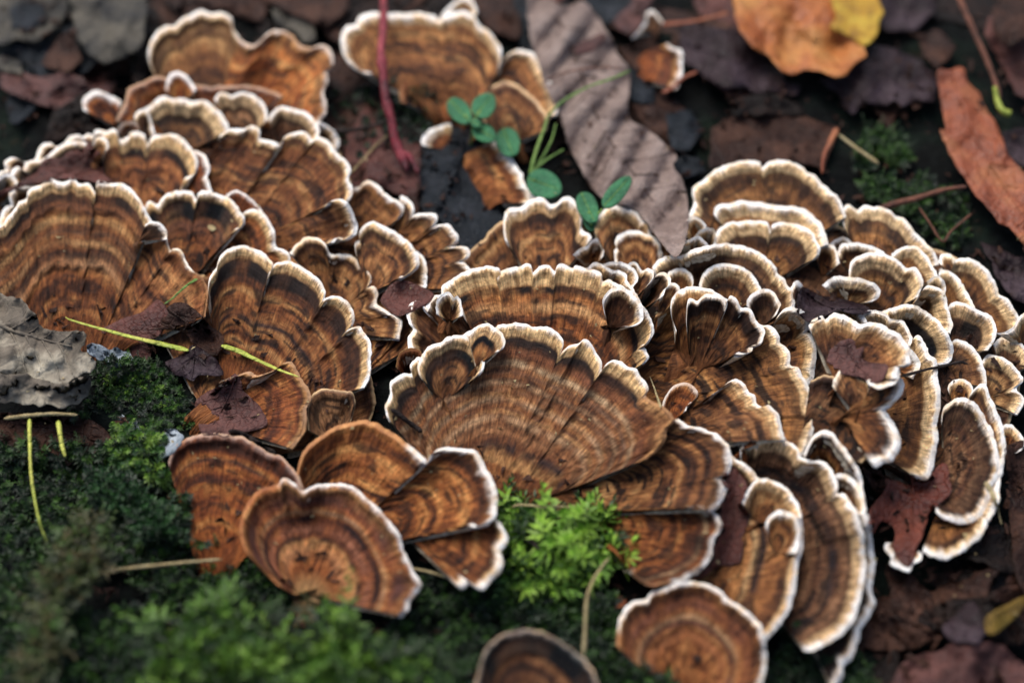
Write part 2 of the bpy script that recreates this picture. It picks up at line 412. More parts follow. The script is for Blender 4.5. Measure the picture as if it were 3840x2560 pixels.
# ================================================================ THE GROUND: the flank of a rotten mossy log running out into forest soil
def make_ground_material():
    m, n, l, b = mat_new('shade_black_soil')
    tc = N(n, 'ShaderNodeTexCoord')
    a = N(n, 'ShaderNodeTexNoise', Scale=55.0, Detail=8.0, Roughness=0.65); l.new(tc.outputs['Object'], a.inputs['Vector'])
    c = N(n, 'ShaderNodeTexNoise', Scale=340.0, Detail=5.0, Roughness=0.7); l.new(tc.outputs['Object'], c.inputs['Vector'])
    r = ramp(n, [(0.35, (0.0025, 0.003, 0.003)), (0.5, (0.006, 0.007, 0.007)), (0.62, (0.008, 0.014, 0.010)), (0.75, (0.022, 0.016, 0.010))]); l.new(a.outputs['Fac'], r.inputs[0])  # shade of the gaps put into a near black albedo
    r2 = ramp(n, [(0.3, (0.5,) * 3), (0.7, (1.5,) * 3)]); l.new(c.outputs['Fac'], r2.inputs[0])
    l.new(mix(n, l, r.outputs[0], r2.outputs[0], 1.0, 'MULTIPLY'), b.inputs['Base Color'])
    b.inputs['Roughness'].default_value = 0.8; b.inputs['Specular IOR Level'].default_value = 0.06
    bp = N(n, 'ShaderNodeBump', Strength=0.9, Distance=0.002); l.new(c.outputs['Fac'], bp.inputs['Height']); l.new(bp.outputs[0], b.inputs['Normal'])
    return m
SOIL = make_ground_material()
gn = Noise(501); gn2 = Noise(502)
def ground_h(x, y):
    """height of the soil in metres"""
    h = -5.0 + 2.2 * gn(x / .022, y / .022) + 0.9 * gn2(x / .006, y / .006) + 0.3 * gn(x / .002 + 9, y / .002)
    h = h - 16.0 * sstep(0.075, 0.13, x) * (1 - sstep(-0.03, 0.03, y))     # the hollow at the lower right
    h = h + 14 * gn2(x / .5, y / .5) * sstep(0.25, 0.8, np.hypot(x, y))
    return h * MM
def ramp_axis(lo, hi, n, far):
    c = np.linspace(lo, hi, n); e = hi + (far - hi) * np.linspace(0.02, 1, 26) ** 2.2; f = lo - (far + lo) * np.linspace(0.02, 1, 26) ** 2.2
    return np.concatenate([f[::-1], c, e])
gx, gy = ramp_axis(-.19, .19, 300, 30.0), ramp_axis(-.14, .19, 270, 30.0)
GX, GY = np.meshgrid(gx, gy)
gr = mesh_obj('ground', np.stack([GX, GY, ground_h(GX, GY)], -1).reshape(-1, 3), grid_faces(len(gx), len(gy)), SOIL)
gr['kind'] = 'structure'; gr['label'] = 'wet soil and rotten wood under the fungi, blackened in colour for shade'
# ================================================================ LITTER, MOSS, TWIGS
def blur_hm(r):
    A = np.maximum(HM, -3.5); k = 2 * r + 1
    c = np.cumsum(np.pad(A, ((r + 1, r), (0, 0)), mode='edge'), 0); A = (c[k:] - c[:-k]) / k
    c = np.cumsum(np.pad(A, ((0, 0), (r + 1, r)), mode='edge'), 1); return (c[:, k:] - c[:, :-k]) / k
def leaf_material(name, c1, c2, c3, rough=0.5, spot=0.3, scale=90.0):
    m, n, l, b = mat_new(name)
    tc = N(n, 'ShaderNodeTexCoord')
    a = N(n, 'ShaderNodeTexNoise', Scale=scale, Detail=6.0, Roughness=0.62); l.new(tc.outputs['Object'], a.inputs['Vector'])
    r = ramp(n, [(0.32, c1), (0.5, c2), (0.68, c3)]); l.new(a.outputs['Fac'], r.inputs[0])
    f = N(n, 'ShaderNodeTexNoise', Scale=scale * 9, Detail=4.0, Roughness=0.7); l.new(tc.outputs['Object'], f.inputs['Vector'])
    r2 = ramp(n, [(0.3, (0.62,) * 3), (0.7, (1.3,) * 3)]); l.new(f.outputs['Fac'], r2.inputs[0])
    s_ = N(n, 'ShaderNodeTexNoise', Scale=scale * 2.7, Detail=2.0); l.new(tc.outputs['Object'], s_.inputs['Vector'])
    r3 = ramp(n, [(0.62, (1, 1, 1)), (0.72, (1 - spot,) * 3)]); l.new(s_.outputs['Fac'], r3.inputs[0])
    c = mix(n, l, r.outputs[0], r2.outputs[0], 0.8, 'MULTIPLY'); c = mix(n, l, c, r3.outputs[0], 1.0, 'MULTIPLY')
    l.new(c, b.inputs['Base Color']); b.inputs['Roughness'].default_value = rough; b.inputs['Specular IOR Level'].default_value = 0.4 if max(c2) > .08 else 0.14
    ad = N(n, 'ShaderNodeMath', operation='ADD'); l.new(a.outputs['Fac'], ad.inputs[0]); l.new(f.outputs['Fac'], ad.inputs[1])
    vo = N(n, 'ShaderNodeTexVoronoi', Scale=scale * 4.5, feature='DISTANCE_TO_EDGE'); l.new(tc.outputs['Object'], vo.inputs['Vector'])   # net of fine veins
    vr_ = ramp(n, [(0.0, (0,) * 3), (0.12, (1,) * 3)]); l.new(vo.outputs['Distance'], vr_.inputs[0])
    ad2 = N(n, 'ShaderNodeMath', operation='MULTIPLY_ADD'); l.new(vr_.outputs[0], ad2.inputs[0]); ad2.inputs[1].default_value = 0.35; l.new(ad.outputs[0], ad2.inputs[2])
    rr_ = ramp(n, [(0.35, (max(.25, rough - .12),) * 3), (0.65, (rough + .15,) * 3)]); l.new(a.outputs['Fac'], rr_.inputs[0]); l.new(rr_.outputs[0], b.inputs['Roughness'])
    bp = N(n, 'ShaderNodeBump', Strength=0.75, Distance=0.0009); l.new(ad2.outputs[0], bp.inputs['Height']); l.new(bp.outputs[0], b.inputs['Normal'])
    return m
LM = {
    'grey': leaf_material('grey_brown_leaf', (.13, .085, .07), (.23, .165, .14), (.31, .24, .21), .5, .25),
    'orange': leaf_material('orange_leaf', (.24, .05, .012), (.38, .12, .024), (.46, .22, .06), .5, .15, 45),
    'yellow': leaf_material('yellow_leaf', (.26, .12, .012), (.46, .26, .018), (.56, .40, .05), .5, .4, 130),
    'rust': leaf_material('rust_leaf', (.13, .03, .012), (.25, .062, .022), (.34, .13, .05), .45, .3, 60),
    'darkrust': leaf_material('dark_rust_leaf', (.05, .010, .006), (.11, .022, .011), (.17, .04, .02), .45, .3, 80),
    'maroon': leaf_material('maroon_leaf', (.045, .012, .010), (.09, .026, .018), (.14, .045, .034), .38, .3, 120),
    'mauve': leaf_material('mauve_leaf', (.035, .012, .010), (.085, .030, .025), (.14, .056, .046), .5, .25, 110),
    'brown': leaf_material('brown_leaf', (.012, .006, .005), (.036, .016, .011), (.085, .040, .026), .45, .35, 80),
    'dark': leaf_material('shade_dark_leaf', (.003, .002, .002), (.010, .006, .005), (.026, .014, .011), .5, .3, 80),  # albedo lowered to stand in for the shade over the litter
    'purple': leaf_material('purple_grey_leaf', (.009, .005, .006), (.026, .015, .018), (.065, .045, .055), .42, .3, 60),
    'slate': leaf_material('slate_leaf', (.005, .007, .010), (.012, .016, .021), (.030, .034, .042), .42, .2, 100),
    'mottled': leaf_material('mottled_grey_leaf', (.02, .022, .026), (.06, .055, .046), (.13, .115, .09), .5, .35, 70),
    'shaggy': leaf_material('shaggy_pale_bark', (.04, .032, .027), (.15, .125, .095), (.46, .42, .33), .85, .4, 42),
    'lichen': leaf_material('blue_grey_lichen', (.10, .13, .15), (.30, .36, .42), (.55, .62, .68), .9, .5, 260),
    'redbark': leaf_material('red_bark', (.05, .015, .018), (.20, .018, .03), (.36, .06, .075), .4, .6, 110),
    'brownbark': leaf_material('brown_twig_bark', (.06, .025, .016), (.16, .06, .035), (.26, .10, .06), .6, .3, 180),
    'darkbark': leaf_material('dark_twig_bark', (.012, .010, .010), (.03, .022, .020), (.06, .045, .04), .6, .3, 180),
    'oldyellow': leaf_material('old_yellow_leaf', (.09, .05, .008), (.20, .12, .012), (.30, .20, .03), .6, .5, 130),
    'straw': leaf_material('dry_straw', (.28, .20, .09), (.42, .33, .16), (.55, .46, .26), .6, .2, 160),
    'grass': leaf_material('green_grass', (.08, .16, .03), (.14, .26, .05), (.24, .36, .09), .5, .1, 110),
    'lime': leaf_material('yellow_green_needle', (.26, .34, .05), (.40, .46, .07), (.60, .58, .12), .45, .1, 60),
    'seed': leaf_material('seedling_green', (.02, .11, .045), (.03, .16, .065), (.05, .22, .085), .45, .1, 120),
}
def inside(poly, pts):
    x, y = pts[:, 0], pts[:, 1]; r = np.zeros(len(pts), bool); j = len(poly) - 1
    for i in range(len(poly)):
        xi, yi = poly[i]; xj, yj = poly[j]
        r ^= ((yi > y) != (yj > y)) & (x < (xj - xi) * (y - yi) / (yj - yi + 1e-12) + xi); j = i
    return r
LEAFN = [0]
def blade(outline, jag=3.0, spacing=14.0, off=1.0, crumple=0.8, cl=70.0, tilt=(0, 0), flat=None, thick=0.18, record=True, ridge=None, follow=1.0, smooth_outline=True, lift_edge=0.0):
    """crumpled leaf blade following what lies under it; returns verts (m), faces, height lookup"""
    LEAFN[0] += 1; nz = Noise(9000 + LEAFN[0])
    op = P(outline) if isinstance(outline, str) else outline
    c = smooth_curve(op, closed=True, sub=6) if smooth_outline else op
    c = np.vstack([c, c[:1]]); nb = max(16, int(arclen(c) / spacing)); c = resample(c, nb + 1)[:-1]
    s = np.arange(nb) * spacing
    tg = np.roll(c, -1, 0) - np.roll(c, 1, 0); tg /= np.maximum(np.linalg.norm(tg, axis=1), 1e-6)[:, None]
    c = c + np.stack([tg[:, 1], -tg[:, 0]], 1) * (jag * nz(s / 28.0, 0.5) + 0.5 * jag * nz(s / 11.0, 4.5))[:, None]
    lo, hi = c.min(0), c.max(0)
    xs = np.arange(lo[0], hi[0], spacing); ys = np.arange(lo[1], hi[1], spacing)
    G = np.stack(np.meshgrid(xs, ys), -1).reshape(-1, 2) + np.random.RandomState(LEAFN[0]).uniform(-.3, .3, (len(xs) * len(ys), 2)) * spacing
    G = G[inside(c, G)]
    if len(G):
        dm = np.min(np.linalg.norm(G[:, None] - c[None], axis=2), axis=1); G = G[dm > spacing * 0.55]
    pts = np.vstack([c, G])
    res = delaunay_2d_cdt([Vector(p) for p in pts], [(i, (i + 1) % nb) for i in range(nb)], [], 1, 1e-4)
    V2 = np.array([tuple(v) for v in res[0]]); F = [tuple(f) for f in res[2]]
    ce = V2.mean(0)
    if flat is None:
        B = blur_hm(5); i, j = cellof(V2); zb = B[i, j] * follow + (1 - follow) * np.percentile(B[i, j], 70)
    else: zb = np.full(len(V2), float(flat))
    rel = (V2 - ce) / 100.0
    Z = zb + off + rel @ np.array(tilt, float)
    Z = Z + crumple * (nz(V2[:, 0] / cl, V2[:, 1] / cl) + 0.45 * nz(V2[:, 0] / cl * 2.6 + 7, V2[:, 1] / cl * 2.6)) + 0.12 * nz(V2[:, 0] / 14., V2[:, 1] / 14. + 3)
    if lift_edge:
        de = np.min(np.linalg.norm(V2[:, None] - c[None, ::2], axis=2), axis=1); Z = Z + lift_edge * np.exp(-de / 28.0)
    if ridge is not None: Z = Z + ridge(V2)
    if flat is None: Z = np.maximum(Z, hm_get(V2) + 0.25)
    if record: hm_put(V2, Z, dilate=True)
    Wt = place(V2, Z * MM); n0 = len(Wt)
    verts = np.vstack([Wt, Wt - np.array([0, 0, thick * MM])])
    faces = []; cnt = {}
    for f in F:
        a = (Wt[f[1]] - Wt[f[0]]); b_ = (Wt[f[2]] - Wt[f[0]])
        if np.cross(a, b_)[2] < 0: f = f[::-1]
        faces.append(f); faces.append(tuple(q + n0 for q in f[::-1]))
        for k in range(len(f)):
            e = (f[k], f[(k + 1) % len(f)]); cnt[e] = cnt.get(e, 0) + 1
    for (a, b_) in list(cnt):
        if (b_, a) not in cnt: faces.append((b_, a, a + n0, b_ + n0))
    def look(p):
        p = np.asarray(p).reshape(-1, 2); return np.array([Z[np.argmin(np.linalg.norm(V2 - q, axis=1))] for q in p])
    return verts, faces, look, ce, float(Z.mean())
def tube_mesh(px, zmm, rad_px, seg=7, flat=1.0, closed_ends=True):
    """round (or flattened) stick along sight points px at heights zmm; radii in sight px"""
    W = place(px, np.asarray(zmm) * MM); n = len(W)
    R = np.broadcast_to(np.asarray(rad_px, float), (n,)) * 0.0703 * MM
    T = np.gradient(W, axis=0); T /= np.maximum(np.linalg.norm(T, axis=1), 1e-9)[:, None]
    side = np.cross(T, [0, 0, 1.0]); side /= np.maximum(np.linalg.norm(side, axis=1), 1e-6)[:, None]
    upv = np.cross(side, T)
    v = []
    for k in range(seg):
        a = 2 * math.pi * k / seg
        v.append(W + side * (R * math.cos(a))[:, None] + upv * (R * flat * math.sin(a))[:, None])
    v = np.stack(v, 1).reshape(-1, 3)
    f = []
    for i in range(n - 1):
        for k in range(seg):
            f.append((i * seg + k, i * seg + (k + 1) % seg, (i + 1) * seg + (k + 1) % seg, (i + 1) * seg + k))
    f.append(tuple(range(seg))[::-1]); f.append(tuple((n - 1) * seg + k for k in range(seg)))
    return v, f
def path(s, n=40):
    p = P(s) if isinstance(s, str) else s
    return resample(smooth_curve(p, sub=8), n)
def leaf(label, outline, mat, midrib=None, veins=0, cat='leaf', name='dead_leaf', vein_mat=None, group=None, vr=3.0, vang=0.9, **kw):
    v, f, look, ce, zm = blade(outline, **kw)
    o = place(ce[None], zm * MM)[0]
    root = tag(empty(name, o), label, cat, group)
    mesh_obj('blade', v, f, LM[mat], root, origin=o)
    if midrib:
        mp = path(midrib, 30); z = look(mp); k = np.ones(5) / 5; z = np.convolve(np.pad(z, 2, mode='edge'), k, 'valid')
        vm = LM[vein_mat or mat]
        a, b_ = tube_mesh(mp, z + 0.12, np.linspace(vr * 1.6, vr * 0.6, 30), 6); mesh_obj('midrib', a, b_, vm, root, origin=o)
        op = P(outline); 
        for q in range(veins):
            t = int(3 + 24 * (q + 0.5) / veins); base = mp[t]; d = mp[min(29, t + 2)] - mp[t - 2]; d /= max(np.linalg.norm(d), 1e-6)
            for sg in (-1, 1):
                ca, sa = math.cos(vang * sg), math.sin(vang * sg); dd = np.array([d[0] * ca - d[1] * sa, d[0] * sa + d[1] * ca])
                ln = 10.0; e = base.copy()
                while inside(smooth_curve(op, closed=True, sub=4), (e + dd * 12)[None])[0] and ln < 900: e = e + dd * 10; ln += 10
                if ln < 40: continue
                pp = path(np.array([base, (base + e) / 2 + d * ln * .06, e]), 12); zz = look(pp)
                a, b_ = tube_mesh(pp, zz + 0.06, np.linspace(vr * .8, vr * .3, 12), 5); mesh_obj('vein', a, b_, vm, root, origin=o)
    return root
def stick(label, s, mat, r0, r1, off=1.0, cat='twig', name='twig', flat=1.0, h=None, n=40, seg=7, group=None, knots=0, parts=()):
    p = path(s, n); rs = np.linspace(r0, r1, n)
    nz = Noise(4000 + len(label))
    if h is None:
        z = hm_get(p) ; z = np.maximum(z, -3); k = np.ones(9) / 9
        zz = np.convolve(np.pad(np.maximum.accumulate(z)[::1] * 0 + z, 4, mode='edge'), k, 'valid') + off + r0 * .07
        z = np.maximum(zz, z + 0.3)
        z = np.convolve(np.pad(z, 3, mode='edge'), np.ones(7) / 7, 'valid')
    else: z = np.interp(np.linspace(0, 1, n), np.linspace(0, 1, len(h)), h)
    rs = rs * (1 + 0.12 * nz(np.arange(n) / 3.0, 1.0))
    tt_ = np.linspace(0, 1, n); rs = rs * np.clip(.35 + tt_ / .08, 0, 1) * np.clip(.35 + (1 - tt_) / .08, 0, 1)
    for q in range(knots): rs = rs * (1 + 0.34 * np.exp(-((np.arange(n) - n * (q + .7) / (knots + .4)) / 1.2) ** 2))
    v, f = tube_mesh(p, z, rs, seg, flat)
    o = place(p[:1], z[:1] * MM)[0]
    if not parts:
        ob = mesh_obj(name, v, f, LM[mat], origin=o); ob.location = o
        return tag(ob, label, cat, group)
    root = tag(empty(name, o), label, cat, group)
    mesh_obj(parts[0][0], v, f, LM[mat], root, origin=o)
    for (pn, ps, pm, a0, a1, hh) in parts[1:]:
        pp = path(ps, 14); zz = np.interp(np.linspace(0, 1, 14), np.linspace(0, 1, len(hh)), hh) + (z[0] if h is None else 0) * 0
        v, f = tube_mesh(pp, zz, np.linspace(a0, a1, 14), seg); mesh_obj(pn, v, f, LM[pm], root, origin=o)
    return root
# --- filler litter: rotten leaves nobody can tell apart, shade put into their dark colours
rr = random.Random(22)
def litter(region, n, size, mats, lab, grp):
    reg = P(region); lo, hi = reg.min(0), reg.max(0); k = 0
    while k < n:
        c = np.array([rr.uniform(lo[0], hi[0]), rr.uniform(lo[1], hi[1])])
        if not inside(reg, c[None])[0]: continue
        if hm_get(c[None])[0] > 3: k += 0.34; continue
        k += 1; a = rr.uniform(0, 6.28); L = rr.uniform(*size); Wd = L * rr.uniform(.4, .75); pts = []
        for q in range(12):                                            # pointed oval with a ragged edge and a slight bend
            t = 2 * math.pi * q / 12; r_ = 1 + rr.uniform(-.13, .13); x = math.cos(t)
            pts.append((L * x * r_, Wd * .8 * np.sign(math.sin(t)) * abs(math.sin(t)) ** 1.5 * r_ + L * .18 * x * x))
        pts = np.array(pts); R = np.array([[math.cos(a), -math.sin(a)], [math.sin(a), math.cos(a)]]); op = pts @ R.T + c
        v, f, look, ce, zm = blade(op, jag=11, spacing=16, off=rr.uniform(.2, 1.2), crumple=1.9, cl=55, thick=.15, tilt=(rr.uniform(-2.2, 2.2), rr.uniform(-1.8, 1.8)))
        o = place(ce[None], zm * MM)[0]
        ob = mesh_obj('rotten_leaf', v, f, LM[rr.choice(mats)], origin=o); ob.location = o; tag(ob, lab, 'leaf', grp)
litter('A -200,-150 2400,-150 B 2400,-150 C 2400,-150 2500,700 2100,800 1700,1100 1200,1250 600,1150 0,1050 B 1500,900 1000,1200 500,1300 100,1000 A 1900,600 800,700 0,1100 -200,1100', 34, (130, 260), ['dark', 'brown', 'dark', 'maroon', 'slate'], 'rotten leaf in the litter beyond the log, darkened in colour for shade', 'rotten leaves in the far litter')
litter('I 1350,500 1650,900 2450,100 2500,1700 900,1700 1350,1200', 18, (120, 240), ['dark', 'brown', 'dark'], 'rotten leaf at the lower right, darkened in colour for deep shade', 'rotten leaves at the lower right')
# --- far side litter (top of the picture)
GLITT = 'dead leaves littering the ground beyond the log'
for (lb, ol, mt, kw) in [
    ('mottled grey leaf with a dark blotch in the far left corner', 'A -80,-60 430,-60 480,60 400,180 250,285 120,270 0,310 -80,300', 'mottled', dict(off=4)),
    ('dark blotch shaped leaf lying on the mottled grey corner leaf', 'A 60,60 200,0 300,40 310,150 200,220 80,200', 'slate', dict(off=.5)),
    ('stiff grey tan leaf hanging over dark soil at the far left', 'A 480,-60 1010,-60 1020,60 990,320 850,400 720,445 600,360 520,250', 'mottled', dict(off=8, tilt=(0, .3), midrib='A 740,-60 735,180 730,430', veins=3)),
    ('red brown leaf left of the small white bracket', 'A 10,515 100,500 300,530 480,490 640,590 820,560 700,760 620,790 420,860 380,750 150,680 20,600', 'mauve', dict(off=2.5, midrib='A 20,540 300,640 700,640')),
    ('dark leaf sunk in the soil behind the tiny cream knobs', 'A 380,760 600,620 640,850 700,880 420,960 300,1000 330,850', 'dark', dict(off=1)),
    ('thin red leaf edge under the grey tan leaf', 'A 280,440 400,260 520,190 560,420 480,500 330,470', 'brown', dict(off=1)),
    ('grey flake of wood at the left border', 'A -40,390 60,385 130,430 150,520 60,500 -40,480', 'mottled', dict(off=1)),
    ('pale grey curled scrap above the farthest right lobe of the left cluster', 'A 1870,60 2150,70 2170,280 2110,300 2000,200 1900,160', 'mottled', dict(off=2)),
    ('dark brown leaf behind the farthest left bracket', 'A 1100,-60 1900,-60 1800,160 1600,90 1400,30 1200,60', 'brown', dict(off=1)),
    ('brown leaf at the top border left of the red twig', 'A 1700,-80 2400,-80 B 60,60 -60,160 A 2200,180 1880,40', 'brown', dict(off=1.5)),
    ('brown leaf at the top border between wide bracket and ribbed leaf', 'B 900,-60 1150,-60 1230,120 1240,260 1200,280 1000,190 950,100', 'brown', dict(off=3, crumple=1.5)),
    ('slate coloured leaf lying flat in the middle of the clearing', 'B 545,1010 620,1010 700,985 765,845 870,855 935,930 1010,1040 1050,1180 1075,1400 1130,1520 1180,1700 1150,1850 1000,1900 850,1760 740,1560 650,1500 555,1480', 'slate', dict(off=.6, crumple=.6, smooth_outline=False, spacing=10)),
    ('dark red leaf behind the foot of the red twig', 'B 160,1150 280,1060 420,960 540,980 545,1260 480,1450 400,1350 280,1290 180,1220', 'maroon', dict(off=1.0)),
    ('small tan leaf left of the slate leaf', 'B 450,1350 530,1340 540,1480 470,1500', 'brown', dict(off=1)),
    ('dark plum leaf under the tip of the ribbed leaf', 'B 1960,460 2080,490 2160,600 2170,720 2000,700 1970,600', 'slate', dict(off=1)),
    ('charcoal leaf at the top border right of the ribbed leaf', 'B 1500,-60 2060,-60 2000,90 1820,180 1700,40', 'slate', dict(off=1)),
    ('curled mauve leaf with dark hollow at the top right of the ribbed leaf', 'B 2060,-40 2180,-40 2100,100 2060,200 1990,265 1900,200 1860,140 1960,60', 'mauve', dict(off=3, crumple=1.5)),
    ('tan leaf beneath the half buried cream bracket', 'B 1900,320 2100,290 2180,400 2190,560 2050,480 1980,440', 'brown', dict(off=1)),
    ('brown crumpled leaf near the bend of the ribbed leaf', 'B 2000,720 2200,730 2352,800 2352,1000 2250,980 2100,880', 'brown', dict(off=1.5, crumple=1.5)),
    ('blue grey leaf beside the serrated edge of the ribbed leaf', 'B 2240,780 2400,750 2500,900 2400,1040 2270,1020', 'slate', dict(off=2)),
    ('dark blue leaf scrap touching the tall arched bracket', 'C -90,1110 0,1070 120,1090 160,1180 20,1240 -60,1200', 'slate', dict(off=1.5)),
    ('grey purple leaf under the orange leaf on the left', 'C -20,130 150,180 370,205 480,320 600,420 700,560 812,600 780,650 680,662 600,620 500,645 440,600 330,612 260,600 150,525 60,450 -20,440', 'purple', dict(off=3, crumple=1.2, midrib='C 0,300 350,420 760,620')),
    ('broad brown leaf with upturned orange edge behind the arches', 'C 180,1160 200,880 350,800 600,780 820,790 960,840 1082,880 1040,1000 960,1200 940,1150 760,1120 400,1130', 'brown', dict(off=1.2, crumple=1.0)),
    ('plum leaf darkened in colour for shade above the brown leaf with orange edge', 'C 300,680 600,640 800,700 840,790 600,790 350,800', 'dark', dict(off=1)),
    ('purple grey lobed leaf in the middle of the upper right', 'C 940,550 1160,450 1300,300 1450,330 1650,420 1760,540 1740,700 1620,690 1520,740 1460,680 1380,722 1240,690 1180,795 1120,740 1060,640', 'purple', dict(off=3, crumple=1.2, midrib='C 1500,360 1350,550 1180,780', veins=2)),
    ('dull purple leaf at the top border right of the yellow patch', 'C 1390,-60 1750,-60 1740,100 1600,220 1400,220 1340,140', 'purple', dict(off=2, crumple=1.2)),
    ('brown leaf between the twig and the yellow patched leaf', 'C 1620,240 1760,200 1900,330 1760,480 1700,420 1640,330', 'brown', dict(off=3)),
    ('dark red leaf standing behind the long rust leaf', 'C 2100,120 2400,0 2400,700 2300,640 2180,420 2080,250', 'maroon', dict(off=4, crumple=1.5)),
    ('rust tinged leaf at the upper right corner', 'C 2130,60 2250,-60 2450,-60 2450,200 2250,330 2150,230', 'brown', dict(off=6)),
    ('dark leaf at the right border behind the rust leaf', 'C 2200,900 2450,880 2450,1150 2300,1140 2200,1020', 'purple', dict(off=1.5)),
    ('dark grey leaf below the rust leaf at the right border', 'F 2050,560 2300,660 2420,700 2420,1000 2280,960 2180,830 2120,700', 'purple', dict(off=0)),
]:
    leaf(lb, ol, mt, group=GLITT, **{'crumple': 1.4, 'jag': 7, 'smooth_outline': False, 'cl': 60, **kw})
# ================================================================ BRACKETS, from the far ones to the near ones
GB, GL, GR, GC, GF = ('bracket fungi at the far side of the log', 'bracket fungi in the left tier', 'bracket fungi in the right tier',
                      'bracket fungi in the middle tier', 'bracket fungi at the mossy near edge')
# --- older, darker brackets underneath, filling the gaps between the tiers
GU = 'older dark brackets underneath the tiers'
bracket('old dark bracket filling the gaps of the upper left rows', 'Z 250,470 300,330 380,250 500,230 620,250 740,300 800,400 800,520 700,600', 'Z 420,620 560,660', 'd', group=GU, rim=0, cream=10, dark=30, ds=.4, lift=2, base=-1.5)
bracket('old dark bracket behind the left middle fans', 'Z 480,640 560,520 680,470 820,470 940,520 1010,600 1000,720 940,800', 'Z 640,800 800,880', 't', group=GU, rim=0, cream=10, dark=30, ds=.4, lift=2, base=-1.5)
bracket('old brown bracket between the left fans and the flat reddish one', 'Z 340,720 420,640 560,640 740,720 830,820 860,930 820,1010', 'Z 460,930 660,1040', 't', group=GU, rim=0, cream=10, dark=30, ds=.4, lift=2, base=-1.5)
bracket('old dark bracket beneath the inner right tier', 'Z 1480,640 1540,540 1660,480 1850,500 2020,560 2140,680 2180,850 2100,1000', 'Z 1620,900 1800,1050', 'd', group=GU, rim=0, cream=10, dark=30, ds=.4, lift=2, base=-1.5)
bracket('old dark bracket beneath the outer right tier', 'Z 1950,560 2100,560 2240,620 2330,760 2340,900 2280,1050 2200,1180', 'Z 1950,820 2040,1080', 'd', group=GU, rim=0, cream=10, dark=30, ds=.4, lift=2, base=-2.0)
bracket('old brown bracket behind the squat lobed bracket and the knob', 'Z 1020,640 1100,560 1180,500 1400,500 1540,530 1560,640', 'Z 1150,700 1400,720', 't', group=GU, rim=0, cream=10, dark=30, ds=.4, lift=2, base=-1.5)
bracket('old dark bracket under the middle of the cluster', 'Z 940,760 1100,660 1300,620 1500,640 1700,760 1760,900 1740,1080', 'Z 1150,1000 1450,1100', 'd', group=GU, rim=0, cream=10, dark=30, ds=.4, lift=2, base=-2.0)
# --- far side
bracket('thin white edged bracket scrap sticking up beside curled grey leaf tip', 'B 2000,265 2060,200 2095,140 2100,85 2150,75 2215,150', 'B 2080,230 2200,200', 'd', group=GB, cream=16, dark=5)
bracket('short cream edged bracket half buried in litter right of the ribbed leaf', 'B 2250,300 2300,335 2345,345 2350,420 2345,500 2335,560 2300,620', 'B 2120,350 2150,560', 'r', group=GB, cream=40, dark=6, ds=.3)
bracket('small pale bracket tip peeping over the wide top bracket', 'B 690,110 730,60 780,10 850,-20 900,0 935,90', 'B 830,190', 'o', group=GB, dark=5)
bracket('pale brown bracket with round lip touching the ribbed grey leaf', 'B 1090,500 1100,450 1125,405 1165,362 1220,345 1275,352 1320,370 1390,480 1460,600 1490,700 1480,790', 'B 960,620 1060,900', 't', group=GB, cream=40, dark=10, ds=.3, rim=.9)
bracket('worn orange bracket without lip just left of the ribbed leaf, behind the seedlings', 'B 1010,900 960,740 1000,620 1120,560 1220,590 1330,680 1420,800 1400,900', 'B 1180,980', 't', group=GB, rim=.1, cream=12, dark=4, ds=.1)
bracket('dull patchy bracket below the wide blurred one, right of the red twig', 'B 400,700 420,560 560,470 760,450 940,520 1020,640 1000,760', 'B 620,760 820,800', 'r', group=GB, rim=.05, cream=8, dark=6, ds=.2, patch=1)
bracket('wide blurred bracket with thick white lip behind the red twig', 'B 190,495 130,490 80,460 30,400 5,330 0,270 20,200 50,175 100,170 120,120 180,95 250,85 330,95 400,95 480,90 560,95 640,110 672,135 720,95 800,80 870,85 920,120 950,170 1000,200 1050,250 1090,310 1105,370 1095,440', 'B 330,600 700,700 1000,640', 't', group=GB, cream=46, dark=12, ds=.3, edge=21)
bracket('narrow white tongue of bracket left of the clover like seedling', 'B 560,1000 550,965 570,925 620,890 680,870 740,850 762,855', 'B 650,1020 760,900', 'o', group=GB, cream=40, dark=3, ds=.1, edge=20)
bracket('narrow bracket strip with cream scalloped edge beside the slate leaf', 'B 1010,985 1060,958 1100,990 1135,1040 1150,1080 1190,1110 1220,1170 1250,1200 1260,1250 1280,1290 1320,1310 1328,1360 1290,1395', 'B 900,1040 1000,1200 1120,1400', 'o', group=GB, cream=36, dark=8, ds=.4, edge=18)
bracket('tall orange brown bracket with ragged cream lip, farthest on the left', 'A 1045,480 1018,380 1040,290 1085,220 1130,182 1200,182 1240,138 1310,100 1395,70 1450,95 1520,92 1592,120 1608,190 1660,280 1740,420', 'A 1250,850 1600,850', 't', group=GL, cream=30, dark=60, ds=.75, patch=.5)
bracket('orange bracket with wavy tan lip facing the red twig', 'A 1640,262 1700,292 1745,315 1800,275 1862,222 1945,208 2010,245 2070,310 2150,330 2220,305 2275,345 2300,430 2250,490 2262,560 2230,620 2240,700 2240,780 2190,840', 'A 1500,780 1850,900', 'r', group=GL, cream=26, dark=30, ds=.6, rim=.6)
bracket('small white capped bracket at the far left end of the cluster', 'A 578,760 570,690 600,650 650,625 700,628 750,650 790,670 835,700', 'A 790,860', 'r', group=GL, cream=16, dark=4, edge=22)
bracket('flat orange rimless bracket spreading under the farthest left bracket', 'A 800,830 860,710 885,620 930,590 1000,560 1080,525 1150,540 1290,560 1370,590 1500,600 1700,590 1850,620 1950,660', 'A 1250,1000 1500,1000', 'r', group=GL, rim=.15, cream=10, dark=10, ds=.2)
